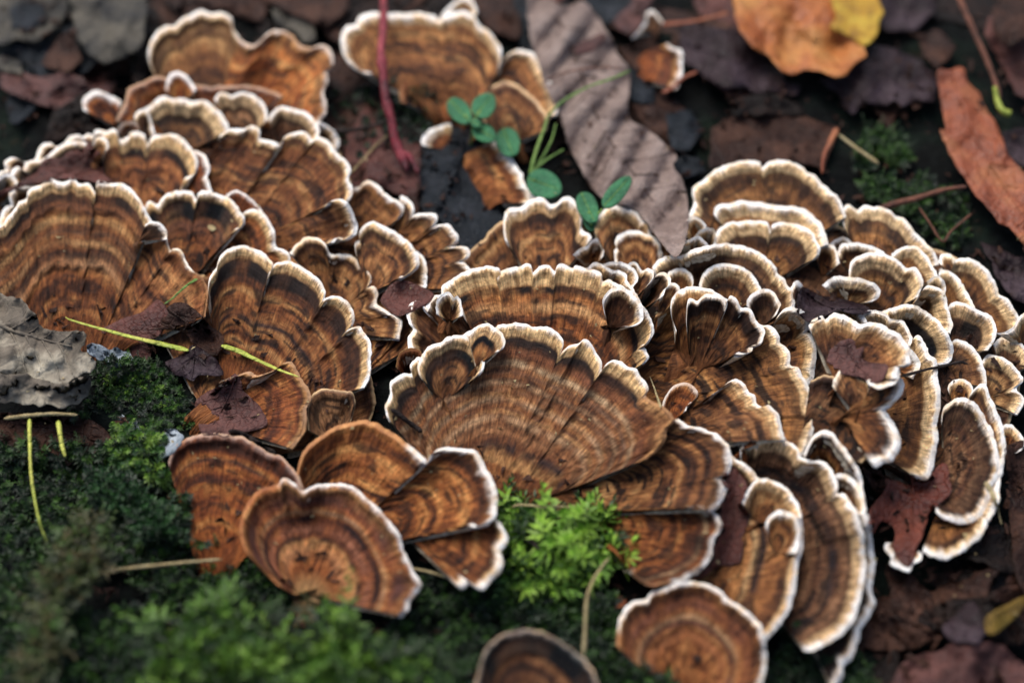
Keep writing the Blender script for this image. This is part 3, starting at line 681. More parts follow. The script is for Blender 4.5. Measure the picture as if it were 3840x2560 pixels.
bracket('button sized orange bracket with a bright white tip on the flat orange bracket', 'A 1140,620 1145,560 1175,510 1215,495 1260,505 1300,540 1350,620', 'A 1250,720', 'r', group=GL, cream=8, dark=4, ds=.1, edge=14)
bracket('slim bracket with white edge at the right end of the upper left row', 'A 2170,840 2210,842 2255,862 2300,900 2335,950 2338,1000 2310,1045', 'A 2100,1060', 't', group=GL, dark=12, ds=.4)
bracket('dark brown bracket with plump cream lip above the wide worn bracket', 'A 1845,815 1880,770 1930,735 2000,745 2060,760 2120,780 2160,820 2185,870 2198,910 2178,950', 'A 1950,1060', 'd', group=GL, cream=44, dark=14)
bracket('dark brown bracket with two cream lobes behind the striped fan', 'A 1480,690 1500,650 1550,640 1600,662 1650,635 1710,642 1770,670 1820,720 1838,780 1838,830', 'A 1650,1000', 'd', group=GL, cream=52, dark=14)
bracket('small orange nub bracket left of the striped brown fan', 'A 800,905 850,850 930,840 980,885', 'A 900,960', 'r', group=GL, rim=.4, cream=14, dark=5)
bracket('greyish brown striped fan bracket with thin white scallops', 'A 995,745 1040,720 1090,680 1150,672 1200,685 1260,680 1320,700 1400,695 1460,725 1510,770 1545,820 1575,870 1570,900 1535,918', 'A 1240,1080', 'b', group=GL, cream=62, dark=32, ds=.9)
bracket('small upright white hooded lobe against the striped brown fan', 'A 925,808 945,770 985,752 1020,765 1040,810 1050,870 1070,930', 'A 985,930', 'b', group=GL, cream=24, dark=8)
bracket('ridged brown bracket ending in knobbly cream lobes, behind the round orange lipped one', 'E 410,-120 470,-90 500,-20 490,15 540,0 600,-2 650,5 660,45 640,85 690,75 740,75 775,115 805,150 790,200 740,232 830,225 882,255 875,300 830,328 860,345 885,390 845,415 800,520', 'E 250,250 380,520', 't', group=GC, cream=26, dark=30, ds=.7)
bracket('pointed orange brown bracket with thin white crest left of the slate leaf', 'B 60,1350 85,1295 130,1290 150,1260 200,1245 250,1280 320,1345 390,1390 430,1430 420,1480 380,1510', 'E 60,60 160,240', 't', group=GC, cream=14, dark=4, ds=.2, rim=.9)
bracket('wide worn orange brown bracket with frilled white edge', 'A 1520,930 1580,890 1640,888 1680,888 1735,865 1785,895 1795,955 1870,975 1940,998 1965,940 2060,905 2120,925 2155,960 2200,945 2265,975 2305,1035 2345,1080 B 30,1105 58,1170 45,1230 72,1290 55,1370 20,1395', 'D 1150,520 1500,640 1900,560', 'o', group=GL, cream=30, dark=24, ds=.55, patch=.7)
bracket('curled lobe with clean white lip at the right end of the wide worn bracket', 'A 2268,1410 2290,1382 2345,1372 B 10,1378 50,1400 75,1450 100,1530 E 105,100 85,150 40,180 -20,165 -60,200', 'D 1900,480 2000,640', 't', group=GL, cream=34, dark=30, ds=.6)
bracket('row of tiny rounded cream knobs along the far left crest', 'A -60,1230 0,1185 40,1172 35,1120 70,1090 110,1090 160,1115 220,1108 250,1080 270,1020 310,985 350,985 390,1015 440,985 480,940 530,930 570,945 600,918 640,932 655,900 700,893 745,915', 'A 600,1350', 't', group=GL, cream=30, dark=8, ds=.3)
bracket('cream beaded bracket edge running under the maroon leaf', 'A 75,1200 92,1160 125,1148 158,1175 170,1138 210,1110 260,1105 320,1085 360,1045 410,1005 460,980 520,970 590,985 630,1015', 'A 500,1400', 'd', group=GL, cream=32, dark=18)
bracket('small cream bracket cut off by the left border below the maroon leaf', 'A -90,1280 0,1212 50,1197 95,1212 122,1262', 'A 0,1420', 't', group=GL, cream=36, dark=6, ds=.3)
bracket('narrow bracket edge showing right of the dark banded left fan', 'A 1320,1045 1345,1036 1385,1052 1430,1100 1445,1160 1425,1220 1440,1270 1460,1330', 'A 1150,1320', 'r', group=GL, cream=18, dark=8, ds=.4)
bracket('broad fan with thick cream lip and one blackish band, second tier on the left', 'A 690,1000 705,940 725,910 770,890 805,905 828,965 880,945 900,915 950,905 995,925 1015,995 1050,945 1120,930 1190,925 1250,955 1300,1005 1340,1060 1362,1120 1350,1180 1310,1215 1275,1225 1250,1310', 'A 800,1500 1150,1560', 'o', group=GL, cream=58, dark=26, ds=1.0)
bracket('little white lobe beside the tip of the maroon leaf', 'A 635,990 665,955 700,948 738,970 745,1015 715,1050', 'A 685,1100', 't', group=GL, cream=30, dark=5)
# --- left middle
bracket('thin red brown flap with jagged white edge on the worn bracket', 'D 1560,240 1605,215 1640,212 1700,245 1750,290 1800,340 1812,380', 'D 1600,460', 'r', group=GL, cream=8, dark=6, ds=.3, edge=6)
bracket('brown bracket stepping down right of the black banded fan', 'D 1600,480 1650,420 1680,362 1730,340 1790,355 1850,410 1885,480 1892,550 1905,600 1950,615 1995,655 1992,705 1950,760', 'D 1350,900', 'o', group=GL, cream=40, dark=10, ds=.3)
bracket('black banded fan with two plump cream lobes in the left middle', 'D 1000,320 1030,285 1085,302 1120,255 1180,225 1260,210 1320,225 1350,272 1368,230 1420,212 1480,230 1570,265 1620,300 1655,350 1685,400 1678,440 1630,462', 'D 1250,900', 'o', group=GL, cream=36, dark=62, ds=1.1, stops=[(125, (.16, .06, .03), 30)])
bracket('rough dark brown bracket with small frills left of the red leaf scrap', 'D 1995,640 2030,590 2070,560 2090,535 2140,530 2190,540 2240,575 2280,645 E -10,275 50,285 100,315 137,355 160,352 195,375 213,410 208,460 195,500 230,505 252,548 240,600 243,625 290,655 340,695 370,700 408,735 405,800 390,865', 'E -150,480 60,820', 't', group=GC, cream=20, dark=22, ds=.6, rim=.9)
bracket('thin cream edge of a bracket tucked under the round lipped one', 'E 520,260 560,290 585,340 590,400 580,500 545,535', 'E 400,430', 't', group=GC, cream=28, dark=8, ds=.4)
bracket('round lipped brown bracket with dark inner arcs above the red leaf scrap', 'E 95,255 95,200 132,180 120,140 150,90 200,62 240,60 290,85 350,115 410,150 460,190 500,240 530,300 530,360 490,400 440,430 412,432', 'E 180,560', 't', group=GC, cream=36, dark=22, ds=.8)
bracket('flat orange brown bracket with only a scrap of white edge, in the left middle', 'D 1000,440 1060,425 1110,440 1145,490 1150,545 1172,630 1190,612 1225,612 1258,640 1275,690 1330,760 1400,820 1430,950 1410,1080', 'D 700,1150 1000,1250', 'o', group=GL, cream=10, dark=34, ds=.3, rim=.7, edge=7, rimspan=(-1, .62))
bracket('pair of thin white lobes behind the largest left fan', 'D -10,470 10,370 42,320 75,312 62,250 92,195 150,180 212,182 260,200', 'D 300,460', 't', group=GL, cream=34, dark=6)
bracket('largest left fan with orange growth rings, cut by the left border', 'D -420,900 -330,700 -200,560 -80,470 10,440 50,400 100,335 135,285 182,268 190,222 230,187 280,175 300,150 350,130 400,147 450,145 500,122 545,158 600,165 635,190 655,228 668,160 700,145 760,160 840,165 900,195 950,255 985,310 1020,370 1045,425', 'D 0,1200 420,1230 720,1190', 'o', group=GL, cream=48, dark=26, ds=.95, patch=.5, stops=[(92, (.20, .075, .03), 20), (140, (.52, .28, .105), 16), (185, (.17, .075, .035), 12), (225, (.50, .26, .10), 14), (262, (.12, .05, .025), 8), (300, (.52, .27, .12), 20)])
bracket('small dark hooked lobe at the right end of the largest left fan', 'D 1000,445 1030,430 1060,428 1105,438 1138,480 1148,548', 'D 960,560', 'd', group=GL, cream=12, dark=28, edge=9)
# --- right tier
bracket('far right bracket with stepped cream lobes going down to the border', 'F 1770,760 1840,700 1900,680 1970,680 2040,710 2100,760 2140,820 2170,880 2182,925 2230,950 2270,1000 2310,1060 2330,1120 2325,1190', 'F 1850,1000 1950,1200', 'b', group=GR, cream=52, dark=20, ds=.6)
bracket('small rounded edge peeping over the far right tier', 'F 1760,700 1785,655 1830,648 1885,685', 'F 1840,780', 'b', group=GR, cream=26, dark=6)
bracket('cream bracket fading past the right border, upper one', 'F 2140,1270 2190,1222 2250,1225 2310,1250 2370,1300 2420,1400', 'F 2220,1500', 'b', group=GR, cream=46, dark=14, ds=.4)
bracket('pale lobe cut by the right border above the fading cream bracket', 'F 2160,1190 2220,1185 2280,1150 2330,1070 2400,1040 2440,1100', 'F 2350,1280', 'b', group=GR, cream=40, dark=6, ds=.2)
bracket('brown bracket with drooping white edge low by the right border', 'F 2060,1385 2105,1340 2160,1345 2220,1370 2280,1410 2320,1460 L 2345,420 2295,468 2350,530 2340,580 2300,650', 'L 2080,540', 'b', group=GR, cream=44, dark=12, ds=.5)
bracket('curved bracket hugging the far right stepped one', 'F 1765,780 1800,755 1860,775 1910,830 1945,890 1980,950 2005,1020', 'F 1750,1050', 'b', group=GR, cream=40, dark=10, ds=.4)
bracket('black hearted bracket with beaded cream lip in the right tier', 'F 1815,1020 1860,985 1930,985 1990,1012 2050,1040 2110,1070 2150,1120 2160,1180 2150,1240 2100,1310', 'F 1850,1330', 'd', group=GR, cream=56, dark=50, ds=1)
bracket('brown bracket with even cream border above the thin dark twig', 'F 1845,1260 1880,1235 1940,1250 1990,1280 2035,1340 2065,1400 2085,1470 2090,1560', 'F 1800,1520', 'b', group=GR, cream=24, dark=10, ds=.4)
bracket('little white bracket standing off to the right above the black gap', 'L 2200,800 2203,730 2260,716 2310,760 2352,840 2335,890 2285,915', 'L 2215,920', 't', group=GR, cream=36, dark=4, ds=.2)
bracket('plump white crescent lobe under the thin dark twig', 'L 1828,475 1840,430 1890,405 1950,415 1990,455 2005,510 2000,570', 'L 1880,620', 't', group=GR, cream=34, dark=5, ds=.3)
bracket('long outer bracket of the lower right stack with a white bottom edge', 'L 1985,500 2050,440 2095,460 2112,520 2150,590 2190,680 2210,760 2225,850 2220,930 2205,1040 2182,1100 2178,1230 2150,1300 2110,1380 I 2105,440 2065,530 2000,600 1940,645 1880,682 1810,702 1730,688 1655,650', 'L 1800,1000 I 1850,250 1750,400', 'b', group=GR, cream=34, dark=16, ds=.7, edge=19)
bracket('dark brown inner bracket of the lower right stack, curled white at the bottom', 'L 1785,670 1800,600 1850,560 1920,532 1990,555 2050,610 2090,680 2130,750 2150,820 2175,900 2182,1000 2165,1070 2125,1150 2110,1240 2070,1320 I 2000,448 1930,456 1860,448 1800,425 1745,385', 'L 1800,900 I 1750,250', 'd', group=GR, cream=30, dark=60, ds=.6, edge=19)
bracket('rounded bracket at the top right shoulder of the cluster', 'F 1105,435 1100,370 1120,320 1150,305 1200,342 1250,320 1310,320 1370,325 1430,350 1470,385 1530,410 1580,470 1640,540 1700,590 1740,640 1762,720', 'F 1250,760 1450,800', 'b', group=GR, cream=52, dark=44, ds=.9)
bracket('curved cream bracket below the top right shoulder', 'F 1440,650 1500,610 1560,590 1620,600 1670,650 1710,710 1750,780 1768,850', 'F 1480,850', 'b', group=GR, cream=48, dark=12, ds=.3)
bracket('thin pale edge between the top arches, upper of two', 'F 1015,580 1080,535 1140,545 1190,580', 'F 1110,660', 'b', group=GR, cream=30, dark=5, ds=.2)
bracket('thin pale arch just behind the plump two lobed bracket', 'F 1060,640 1100,582 1160,570 1240,575 1310,600 1370,630 1420,670', 'F 1180,820', 'b', group=GR, cream=34, dark=16, ds=.6)
bracket('tallest arched bracket at the top of the right tier', 'F 25,430 55,360 80,295 68,230 90,180 150,130 220,75 300,35 370,15 450,5 530,12 542,48 600,10 680,5 760,20 830,55 860,90 910,110 960,160 1010,210 1060,250 1100,310 1125,390', 'F 400,620 760,620', 'b', group=GR, cream=44, dark=34, ds=.7)
bracket('small dark edged bracket between the arches and the two lobed bracket', 'F 915,640 930,598 960,572 1010,580 1060,620 1085,710', 'F 960,800', 't', group=GR, cream=34, dark=20, ds=.5)
bracket('second arch of the right tier, straight topped with cream crimps', 'F 215,370 238,312 330,295 400,280 470,285 540,295 600,305 680,315 750,315 820,330 880,360 930,410 960,450 990,520 1005,580', 'F 450,680 700,680', 'b', group=GR, cream=64, dark=10, ds=.4, edge=20)
bracket('cream bracket at the left foot of the tall arch', 'F 5,520 25,430 60,395 115,410 165,450', 'F 110,560', 't', group=GR, cream=34, dark=6, ds=.3)
bracket('third arch of the right tier with a cleft in its middle', 'F 222,590 220,540 250,480 300,435 380,425 450,420 530,420 588,435 604,490 622,440 700,430 780,445 850,470 900,510 920,560 945,610 932,660 890,685', 'F 450,820 650,820', 'b', group=GR, cream=56, dark=22, ds=.8)
bracket('small cream lobe left of the cleft arch', 'F 60,570 75,530 120,485 170,465 215,480 232,540', 'F 160,630', 't', group=GR, cream=36, dark=6, ds=.2)
bracket('two tiny rounded lobes at the left foot of the arches', 'F -80,620 -50,580 0,565 50,545 105,525 150,545 190,610', 'F 60,680', 't', group=GR, cream=34, dark=8, ds=.3)
bracket('plump two lobed bracket with dark hollows in the right tier', 'F 1150,830 1150,740 1170,690 1230,655 1310,640 1380,650 1450,670 1500,700 1545,745 1600,738 1640,790 1660,850 1640,890 1615,945', 'F 1250,1050 1400,1060', 'b', group=GR, cream=62, dark=28, ds=.8)
bracket('small cream lobe squeezed beside the plump two lobed bracket', 'F 1685,840 1735,800 1790,820 1812,870 1808,930', 'F 1720,960', 'b', group=GR, cream=40, dark=5, ds=.2)
bracket('bracket curving down the inside of the right tier with smooth cream edge', 'F 1615,960 1670,875 1720,862 1780,890 1812,940 1820,1000 1842,1060 1856,1130 1835,1190', 'F 1500,1100', 'b', group=GR, cream=60, dark=24, ds=.8)
bracket('tongue shaped pale bracket above the purple brown leaf', 'F 962,862 1000,835 1050,800 1130,805 1210,810 1280,830 1330,860 1365,900 1350,945 1300,975', 'F 1130,1000', 'b', group=GR, cream=46, dark=6, ds=.2, edge=18)
bracket('bracket with one coal black crescent and cream border', 'F 1365,1045 1430,1020 1500,1005 1570,1000 1640,1025 1700,1060 1760,1110 1810,1170 1840,1230 1860,1290 1855,1350 1830,1390 1765,1408', 'F 1480,1330', 'b', group=GR, cream=58, dark=46, ds=1.2)
bracket('long ruffled bracket hanging below the leaf covered one', 'F 1560,1290 1590,1228 1620,1210 1660,1240 1685,1290 1700,1340 1740,1370 1755,1430 1762,1520 L 1772,500 1765,600 1750,720 1755,800 1740,900 1725,1000 1690,1085 1640,1082 1590,1070', 'L 1350,500 1250,850', 'b', group=GR, cream=62, dark=20, ds=.6, edge=22, hubcol=(.1, .045, .025))
bracket('crimped bracket edge behind the leaf covered one', 'F 1225,1085 1262,1045 1330,1035 1400,1060 1440,1100 1510,1105 1550,1150 1578,1220 1565,1280', 'F 1350,1280', 'b', group=GR, cream=44, dark=10, ds=.3)
bracket('small arched lip at the tip of the purple brown leaf', 'F 1055,1060 1090,1012 1150,1005 1200,1030 1240,1070 1270,1115', 'F 1150,1150', 'b', group=GR, cream=32, dark=5, ds=.2)
# --- middle tier, far part
bracket('squat bracket with three cream lobes beside the seedlings', 'E 1128,180 1118,110 B 1120,1510 1140,1450 1180,1430 1240,1425 1300,1380 1350,1365 1400,1370 1445,1408 1490,1395 1530,1360 1580,1365 1620,1400 1650,1450 1665,1500 E 1655,90 1670,120 1710,140 1722,175', 'E 1300,440 1500,440', 't', group=GC, cream=52, dark=30, ds=.9, edge=19)
bracket('tiny hooked bracket between the squat three lobed one and the round one', 'E 1605,290 1640,255 1700,222 1720,190 1760,172 1800,195 1812,250 1800,300', 'E 1720,380', 't', group=GC, cream=24, dark=24, ds=.8)
bracket('pale domed bracket below the upright green leaflet', 'E 1725,80 B 1722,1560 1738,1510 1780,1470 1850,1420 1920,1415 1980,1430 2040,1470 2080,1508 2130,1530 2140,1580 E 2142,120 2120,170', 'E 1850,330 1950,330', 't', group=GC, cream=46, dark=14, ds=.5, edge=18)
bracket('round knob shaped bracket with brown centre and white rim', 'E 1885,330 1885,260 1900,240 1885,200 1910,150 1970,125 2040,120 2100,145 2160,160 2195,200 2205,260 2212,300 2180,360', 'E 2050,470', 't', group=GC, cream=24, dark=20, ds=.3, edge=18)
bracket('wide arched bracket sweeping over the inner right tier', 'F -210,740 -170,690 -120,662 -60,655 0,655 60,625 130,600 200,585 290,577 370,585 450,600 530,635 590,690 640,740 650,780 700,820 730,870 760,900 775,950 765,1020 700,1080', 'F 100,1250 400,1250', 'b', group=GR, cream=40, dark=24, ds=.5)
bracket('smooth half moon bracket nested under the wide arch', 'F 118,880 122,820 160,765 220,725 290,715 360,725 420,745 470,780 500,820 535,870 530,910 485,965', 'F 300,1080', 'b', group=GR, cream=46, dark=12, ds=.3)
bracket('small cream lobe left of the smooth half moon bracket', 'F -115,830 -90,770 -30,750 20,760 60,800 72,850 50,900', 'F -40,1000', 't', group=GR, cream=34, dark=8, ds=.3)
bracket('small hood with a black spot in its white edge', 'F 442,1005 445,965 480,920 540,890 600,893 640,930 675,990 662,1020 640,1070', 'F 560,1140', 'd', group=GR, cream=24, dark=20, ds=.5, edge=18)
bracket('white fleck like bracket tip left of the purple brown leaf', 'F 745,880 770,835 800,828 832,880 818,970', 'F 790,1020', 't', group=GR, cream=26, dark=3, ds=.1, edge=22)
bracket('cream bracket with crumbs on its edge, left of the leaf covered one', 'F 655,1075 700,1025 760,1015 820,1030 860,1080 870,1150 848,1182 890,1200 918,1260 915,1370 912,1430 895,1500 858,1550', 'F 560,1250 620,1450', 'b', group=GR, cream=46, dark=12, ds=.4, edge=20)
bracket('broad dark ridged bracket ending in cream crimps, centre right', 'K 1250,-40 1420,-120 1650,-120 1850,-40 1935,20 1985,35 2040,40 2095,110 2100,150 2140,190 2175,250 2175,312 2230,330 2260,390 2300,460 2318,520 2315,580 2325,640 2345,680 2330,750 2310,840 2280,910 2240,935', 'K 1100,300 1250,800', 'b', group=GC, cream=40, dark=30, ds=.6, patch=.9, rimspan=(.3, 2))
bracket('ragged bracket with two small horns of white edge', 'E 2190,590 2220,560 2232,510 2262,480 2300,480 2332,520 2310,600', 'E 2180,720', 't', group=GC, cream=20, dark=10, ds=.4)
bracket('upright bracket with white looped edge in the centre right', 'E 2310,810 2275,700 2272,620 2300,555 E 2340,520 F 0,882 60,868 140,880 210,900 270,935 310,965', 'F -60,1300 120,1300', 't', group=GC, cream=30, dark=40, ds=.6)
bracket('dark hearted ruffled bracket with pointed white frills', 'F 30,1155 25,1080 42,955 100,972 150,930 230,930 285,948 305,1010 320,940 345,938 380,970 405,1020 450,1018 490,1060 520,1120 555,1150 560,1210 530,1265 480,1278 478,1312 430,1330 385,1320', 'F 60,1420 200,1430', 't', group=GC, cream=18, dark=46, ds=.7)
bracket('jagged little bracket with dark hollow behind the long striped one', 'E 2110,480 2150,460 2170,425 2230,408 2265,440 2262,490 2230,520 2220,560 2185,590', 'E 2020,700', 'd', group=GC, cream=22, dark=20)
bracket('scalloped lip behind the wide striped bracket, farthest of three', 'E 1975,350 2010,330 2040,345 2070,395 2110,375 2150,400 2152,440 2115,490', 'E 2010,600', 't', group=GC, cream=30, dark=14, ds=.5)
bracket('scalloped lip behind the wide striped bracket, middle of three', 'E 1805,345 1870,333 1940,340 2000,370 2035,410 2038,460 2005,510', 'E 1850,560', 't', group=GC, cream=36, dark=6, ds=.2)
bracket('scalloped lip behind the wide striped bracket, nearest of three', 'E 1690,385 1740,345 1800,360 1860,385 1920,390 1962,430 1965,470 2010,510 2036,565', 'E 1760,640', 't', group=GC, cream=36, dark=8, ds=.3)
bracket('wide striped bracket with four cream lobes behind the largest central fan', 'E 690,550 700,505 760,460 820,415 900,385 980,368 1060,370 1095,390 1066,440 1100,400 1170,375 1240,365 1265,348 1305,355 1322,408 1370,365 1430,360 1470,405 1490,360 1540,355 1590,380 1615,362 1680,375 1740,385 1790,410 1800,470 1840,458 1890,480 1960,520 2030,560 2075,640 2110,680 2140,740 2148,820 2120,880 2065,912 2095,940 2115,985 2100,1020', 'E 1050,1150 1400,1250 1800,1200', 'o', group=GC, cream=72, dark=26, ds=1.0, stops=[(56, (.22, .11, .05), 7), (150, (.52, .29, .12), 22)])
bracket('curled ear like lobe with white lip on the right of the striped bracket', 'E 1815,695 1803,610 1830,550 1880,515 1940,512 1990,545 2040,590 2070,640 2080,700 2060,750 2010,775 1955,776', 'E 1850,800', 'd', group=GC, cream=34, dark=24, ds=.4, edge=17)
bracket('knobbly orange bracket with thick white lobes left of the striped one', 'E 470,930 460,860 490,830 495,790 465,750 455,690 470,630 510,605 550,612 572,662 600,600 640,565 670,562 700,545 750,545 780,585 800,575 825,620 838,700', 'E 750,1000 950,900', 't', group=GC, cream=40, dark=24, ds=.6, edge=18)
bracket('folded white lobe on the knobbly orange bracket', 'E 655,690 652,610 690,555 740,545 768,585 800,572 825,620 838,700', 'E 745,745', 't', group=GC, cream=34, dark=8, ds=.3)
bracket('smooth orange nodule without white edge beside the dark hollow', 'E 375,1060 400,970 460,935 520,935 555,980 545,1080', 'E 470,1150', 'r', group=GC, rim=0, cream=6, dark=2, ds=0)
# --- right tier, near part
bracket('dark leathery bracket under the leaf covered one', 'L 880,420 1000,380 1150,450 1290,600 1310,800 1290,900 1230,980', 'L 820,800', 'd', group=GR, rim=0, cream=10, dark=20, patch=.9)
bracket('orange bracket with pale bumps under the curled white shelf', 'L 1030,450 1040,410 1065,375 1110,320 1160,315 1198,362 1240,380 1280,400 1292,460', 'L 1200,660', 't', group=GR, cream=26, dark=5, ds=.2, rim=.7)
bracket('ear shaped bracket with broad white edge below the white shelf', 'L 1440,412 1490,392 1528,440 1515,500 1470,550 1420,600 1392,615 1420,660 1460,710 1485,780 1503,850 1480,910 1440,960 1380,975 1340,1000 1305,985', 'L 1220,560 1180,800', 't', group=GR, cream=40, dark=8, ds=.2, edge=34)
bracket('thin white shelf behind the leaf covered bracket', 'F 1560,1295 1600,1330 1630,1390 1628,1440 1590,1505', 'F 1490,1450', 't', group=GR, cream=26, dark=4, ds=.1, edge=24)
bracket('white underside disc curling below the leaf covered bracket', 'L 1270,415 1285,448 1340,465 1400,462 1450,440 1490,390 1490,330', 'L 1370,360', 't', group=GR, cream=20, dark=10, ds=.3, edge=34)
bracket('leaf covered bracket with rolled double lip in the right tier', 'F 868,1140 900,1100 960,1078 985,1095 1040,1060 1110,1065 1170,1100 1222,1135 1290,1120 1370,1130 1420,1160 1480,1190 1520,1230 1550,1290 1568,1370 1560,1405 1500,1412 1482,1460 1478,1505', 'F 1000,1420 1250,1500', 't', group=GR, cream=46, dark=20, ds=.5, edge=20)
bracket('short bracket with a row of white dots beside the long dark striped one', 'L 838,925 880,830 920,780 980,755 1030,775 1075,830 1110,880 1150,930 1200,1000 1230,1080 1245,1180 1262,1300', 'L 850,1150 1000,1350', 't', group=GR, cream=22, dark=34, ds=.4, edge=17)
bracket('hooked white bracket lip behind the long dark striped one', 'L 1032,1072 1090,1058 1160,1080 1210,1140 1240,1200 1258,1300 1235,1420', 'L 1020,1350', 't', group=GR, cream=32, dark=20, ds=.5, edge=22)
bracket('outermost white ribbed edge running down to the bottom border', 'I 1228,390 1270,400 1290,470 1300,560 1320,700 1320,800 1300,900 1318,1000 1295,1080 1250,1150 1215,1195 1220,1210 1200,1290 1170,1380 1105,1440 1095,1520 1040,1620', 'I 950,500 850,1200', 'd', group=GF, cream=30, dark=14, ds=.6, edge=22)
bracket('longest dark striped bracket sweeping down the right side', 'K 1838,980 1830,900 1860,850 1910,835 1948,862 1990,805 2070,800 2140,820 2190,850 2230,895 L 810,935 880,965 950,968 1000,1000 1045,1070 1068,1140 1066,1198 1110,1193 1150,1250 1195,1310 1220,1380 1240,1440 1252,1530 I 1250,620 1262,700 1255,800 1240,900 1210,1020 1180,1120 1110,1210 1030,1265 930,1325 850,1342 820,1300', 'I 420,220 560,600 700,1150', 'd', group=GF, cream=52, dark=14, ds=.6, edge=17, stops=[(72, (.24, .115, .055), 24), (122, (.016, .012, .014), 22), (165, (.12, .055, .03), 18), (205, (.26, .13, .065), 12), (240, (.08, .035, .02), 14)])
bracket('small orange bracket with black hollow beside the long dark striped one', 'K 1772,800 1790,740 1840,715 1900,710 1950,730 1980,762 2040,790 2085,805', 'K 1850,890', 'o', group=GC, cream=40, dark=24, ds=.9)
bracket('pale stepped bracket with black specks, right of the central fan', 'K 1645,505 1700,468 1750,425 1810,408 1860,440 1880,490 1920,515 1942,572 1990,600 2030,582 2080,630 2110,690 2120,760 2142,820', 'K 1450,640 1520,850', 't', group=GC, cream=44, dark=8, ds=.25, edge=13)
bracket('little orange bracket with white crest touching the dry needle', 'K 1290,600 1320,510 1360,460 1400,437 1460,435 1510,460 1537,510 1510,550 1470,578 1458,620', 'K 1340,720', 'r', group=GC, cream=20, dark=4, ds=.1, edge=11, rim=.9)
bracket('tall dark striped bracket behind the round bottom one', 'K 1765,915 1800,960 1860,990 1910,1030 I 530,165 620,175 690,210 745,270 795,345 815,430 822,520 828,610 815,670 790,760 770,850 765,940 735,1030 700,1100 640,1190 560,1262', 'I 0,500 120,1050', 't', group=GF, cream=34, dark=30, ds=.6, stops=[(150, (.04, .022, .018), 16), (185, (.46, .29, .13), 14)])
bracket('upper hooked lobe with cream lip on the tall striped bracket', 'I 410,325 440,265 480,195 545,157 620,177 690,211 745,271 795,345 815,430', 'I 520,470', 't', group=GF, cream=44, dark=20, ds=.7)
bracket('lower hooked lobe with thick white lip on the tall striped bracket', 'I 575,500 580,450 620,400 680,380 740,393 785,430 803,500 800,600 785,670', 'I 640,680', 't', group=GF, cream=28, dark=8, ds=.3, edge=19)
# --- near, middle
bracket('lower right lobe of the central group over the maroon leaf', 'K 1480,1290 1570,1272 1640,1320 1680,1350 1702,1405 1680,1460 1650,1490 1632,1570 I 180,720 110,790 50,820 0,848 H 2250,870 2130,890 2030,830 2018,775', 'K 640,1330 H 1760,560 1960,760', 'o', group=GF, cream=16, dark=8, ds=.3, stops=[(52, (.46, .3, .16), 7), (70, (.07, .03, .02), 7)], edge=12, rimspan=(-1, .72))
bracket('dark fringed bracket at the right shoulder of the largest central fan', 'K 1250,640 1320,660 1370,680 1405,680 1440,705 1480,730 1560,740 1610,765 1680,790 1740,860 1765,930 1770,1000 1740,1060 1698,1082 1735,1130 1725,1200 1690,1260 1640,1305 1570,1275 1505,1290', 'K 520,1180 640,1330', 't', group=GC, cream=14, dark=42, ds=.8, patch=.9, edge=17, rimspan=(.13, 2))
bracket('steep fan with black bars and curled white frills, left of the central fan', 'D 1425,960 1440,830 1465,775 1490,740 1510,680 1550,630 1610,600 1680,590 1750,605 1810,640 1850,680 1880,720 1846,800 1870,740 1920,705 1990,700 2060,725 2120,765 2180,810 2220,850 2238,910 2232,960 2280,932 2330,945 E 20,600 55,630 82,690 85,750 50,795 80,785 130,780 160,830 190,880 208,950 198,1010 200,1070 188,1130 150,1200', 'D 1480,1250 J 660,330 1000,480 1250,560', 'o', group=GL, cream=42, dark=48, ds=1.0, patch=.8, stops=[(235, (.03, .018, .02), 10)], rimspan=(.04, 2))
bracket('small dark wrinkled bracket below the steep black barred fan', 'J 1210,760 1205,620 1240,510 1330,470 1420,490 1500,500 1525,580 1500,690', 'J 1370,840', 'd', group=GF, rim=0, cream=6, dark=10, ds=.2)
bracket('wrinkled orange bracket with lobed rimless edge beside the mauve leaf', 'J 600,420 740,372 800,355 860,380 980,340 1060,285 1110,320 1150,400 1192,460 1216,540 1185,620 1190,700 1160,790 1080,880', 'J 480,560 700,760', 'r', group=GF, rim=.1, cream=26, dark=10, ds=.2, hubcol=(.38, .15, .05))
bracket('largest central fan with many tan growth rings and white frilled lip', 'E 315,1400 302,1320 342,1245 335,1190 350,1150 420,1105 482,1108 475,1050 520,1000 560,990 595,925 680,893 730,857 830,840 900,800 1000,765 1060,790 1080,770 1150,765 1220,755 1290,765 1340,785 1390,780 1450,790 1500,830 1530,890 1512,960 1560,915 1590,905 1640,890 1670,870 1710,890 1750,950 1790,1020 1792,1085 1830,1030 1880,1010 1930,1025 1970,1060 2020,1070 2050,1110 2090,1160 2112,1210 2095,1250 K 1200,545 1270,580 1340,630 1375,690 1325,740 1310,830 1250,900 1170,960', 'J 2090,1080 2290,1240 K 200,1300 480,1230', 'o', group=GC, cream=52, dark=32, ds=.95, patch=.35, lift=11, stops=[(60, (.012, .008, .008), 14), (100, (.24, .085, .035), 18), (142, (.58, .37, .18), 13), (176, (.22, .11, .055), 12), (215, (.52, .28, .125), 12), (245, (.30, .13, .055), 10), (280, (.54, .31, .15), 14), (315, (.26, .10, .045), 6), (350, (.56, .31, .14), 18), (400, (.46, .2, .075), 20), (455, (.06, .03, .022), 24)], rimspan=(-1, .80))
bracket('curled front lobe with black patch on the left of the central fan', 'E 535,1110 530,1040 572,950 620,905 680,890 730,855 800,840 870,850 930,890 970,950 985,1020 970,1080 940,1115', 'E 700,1300', 't', group=GC, cream=50, dark=30, ds=1.2, lift=5)
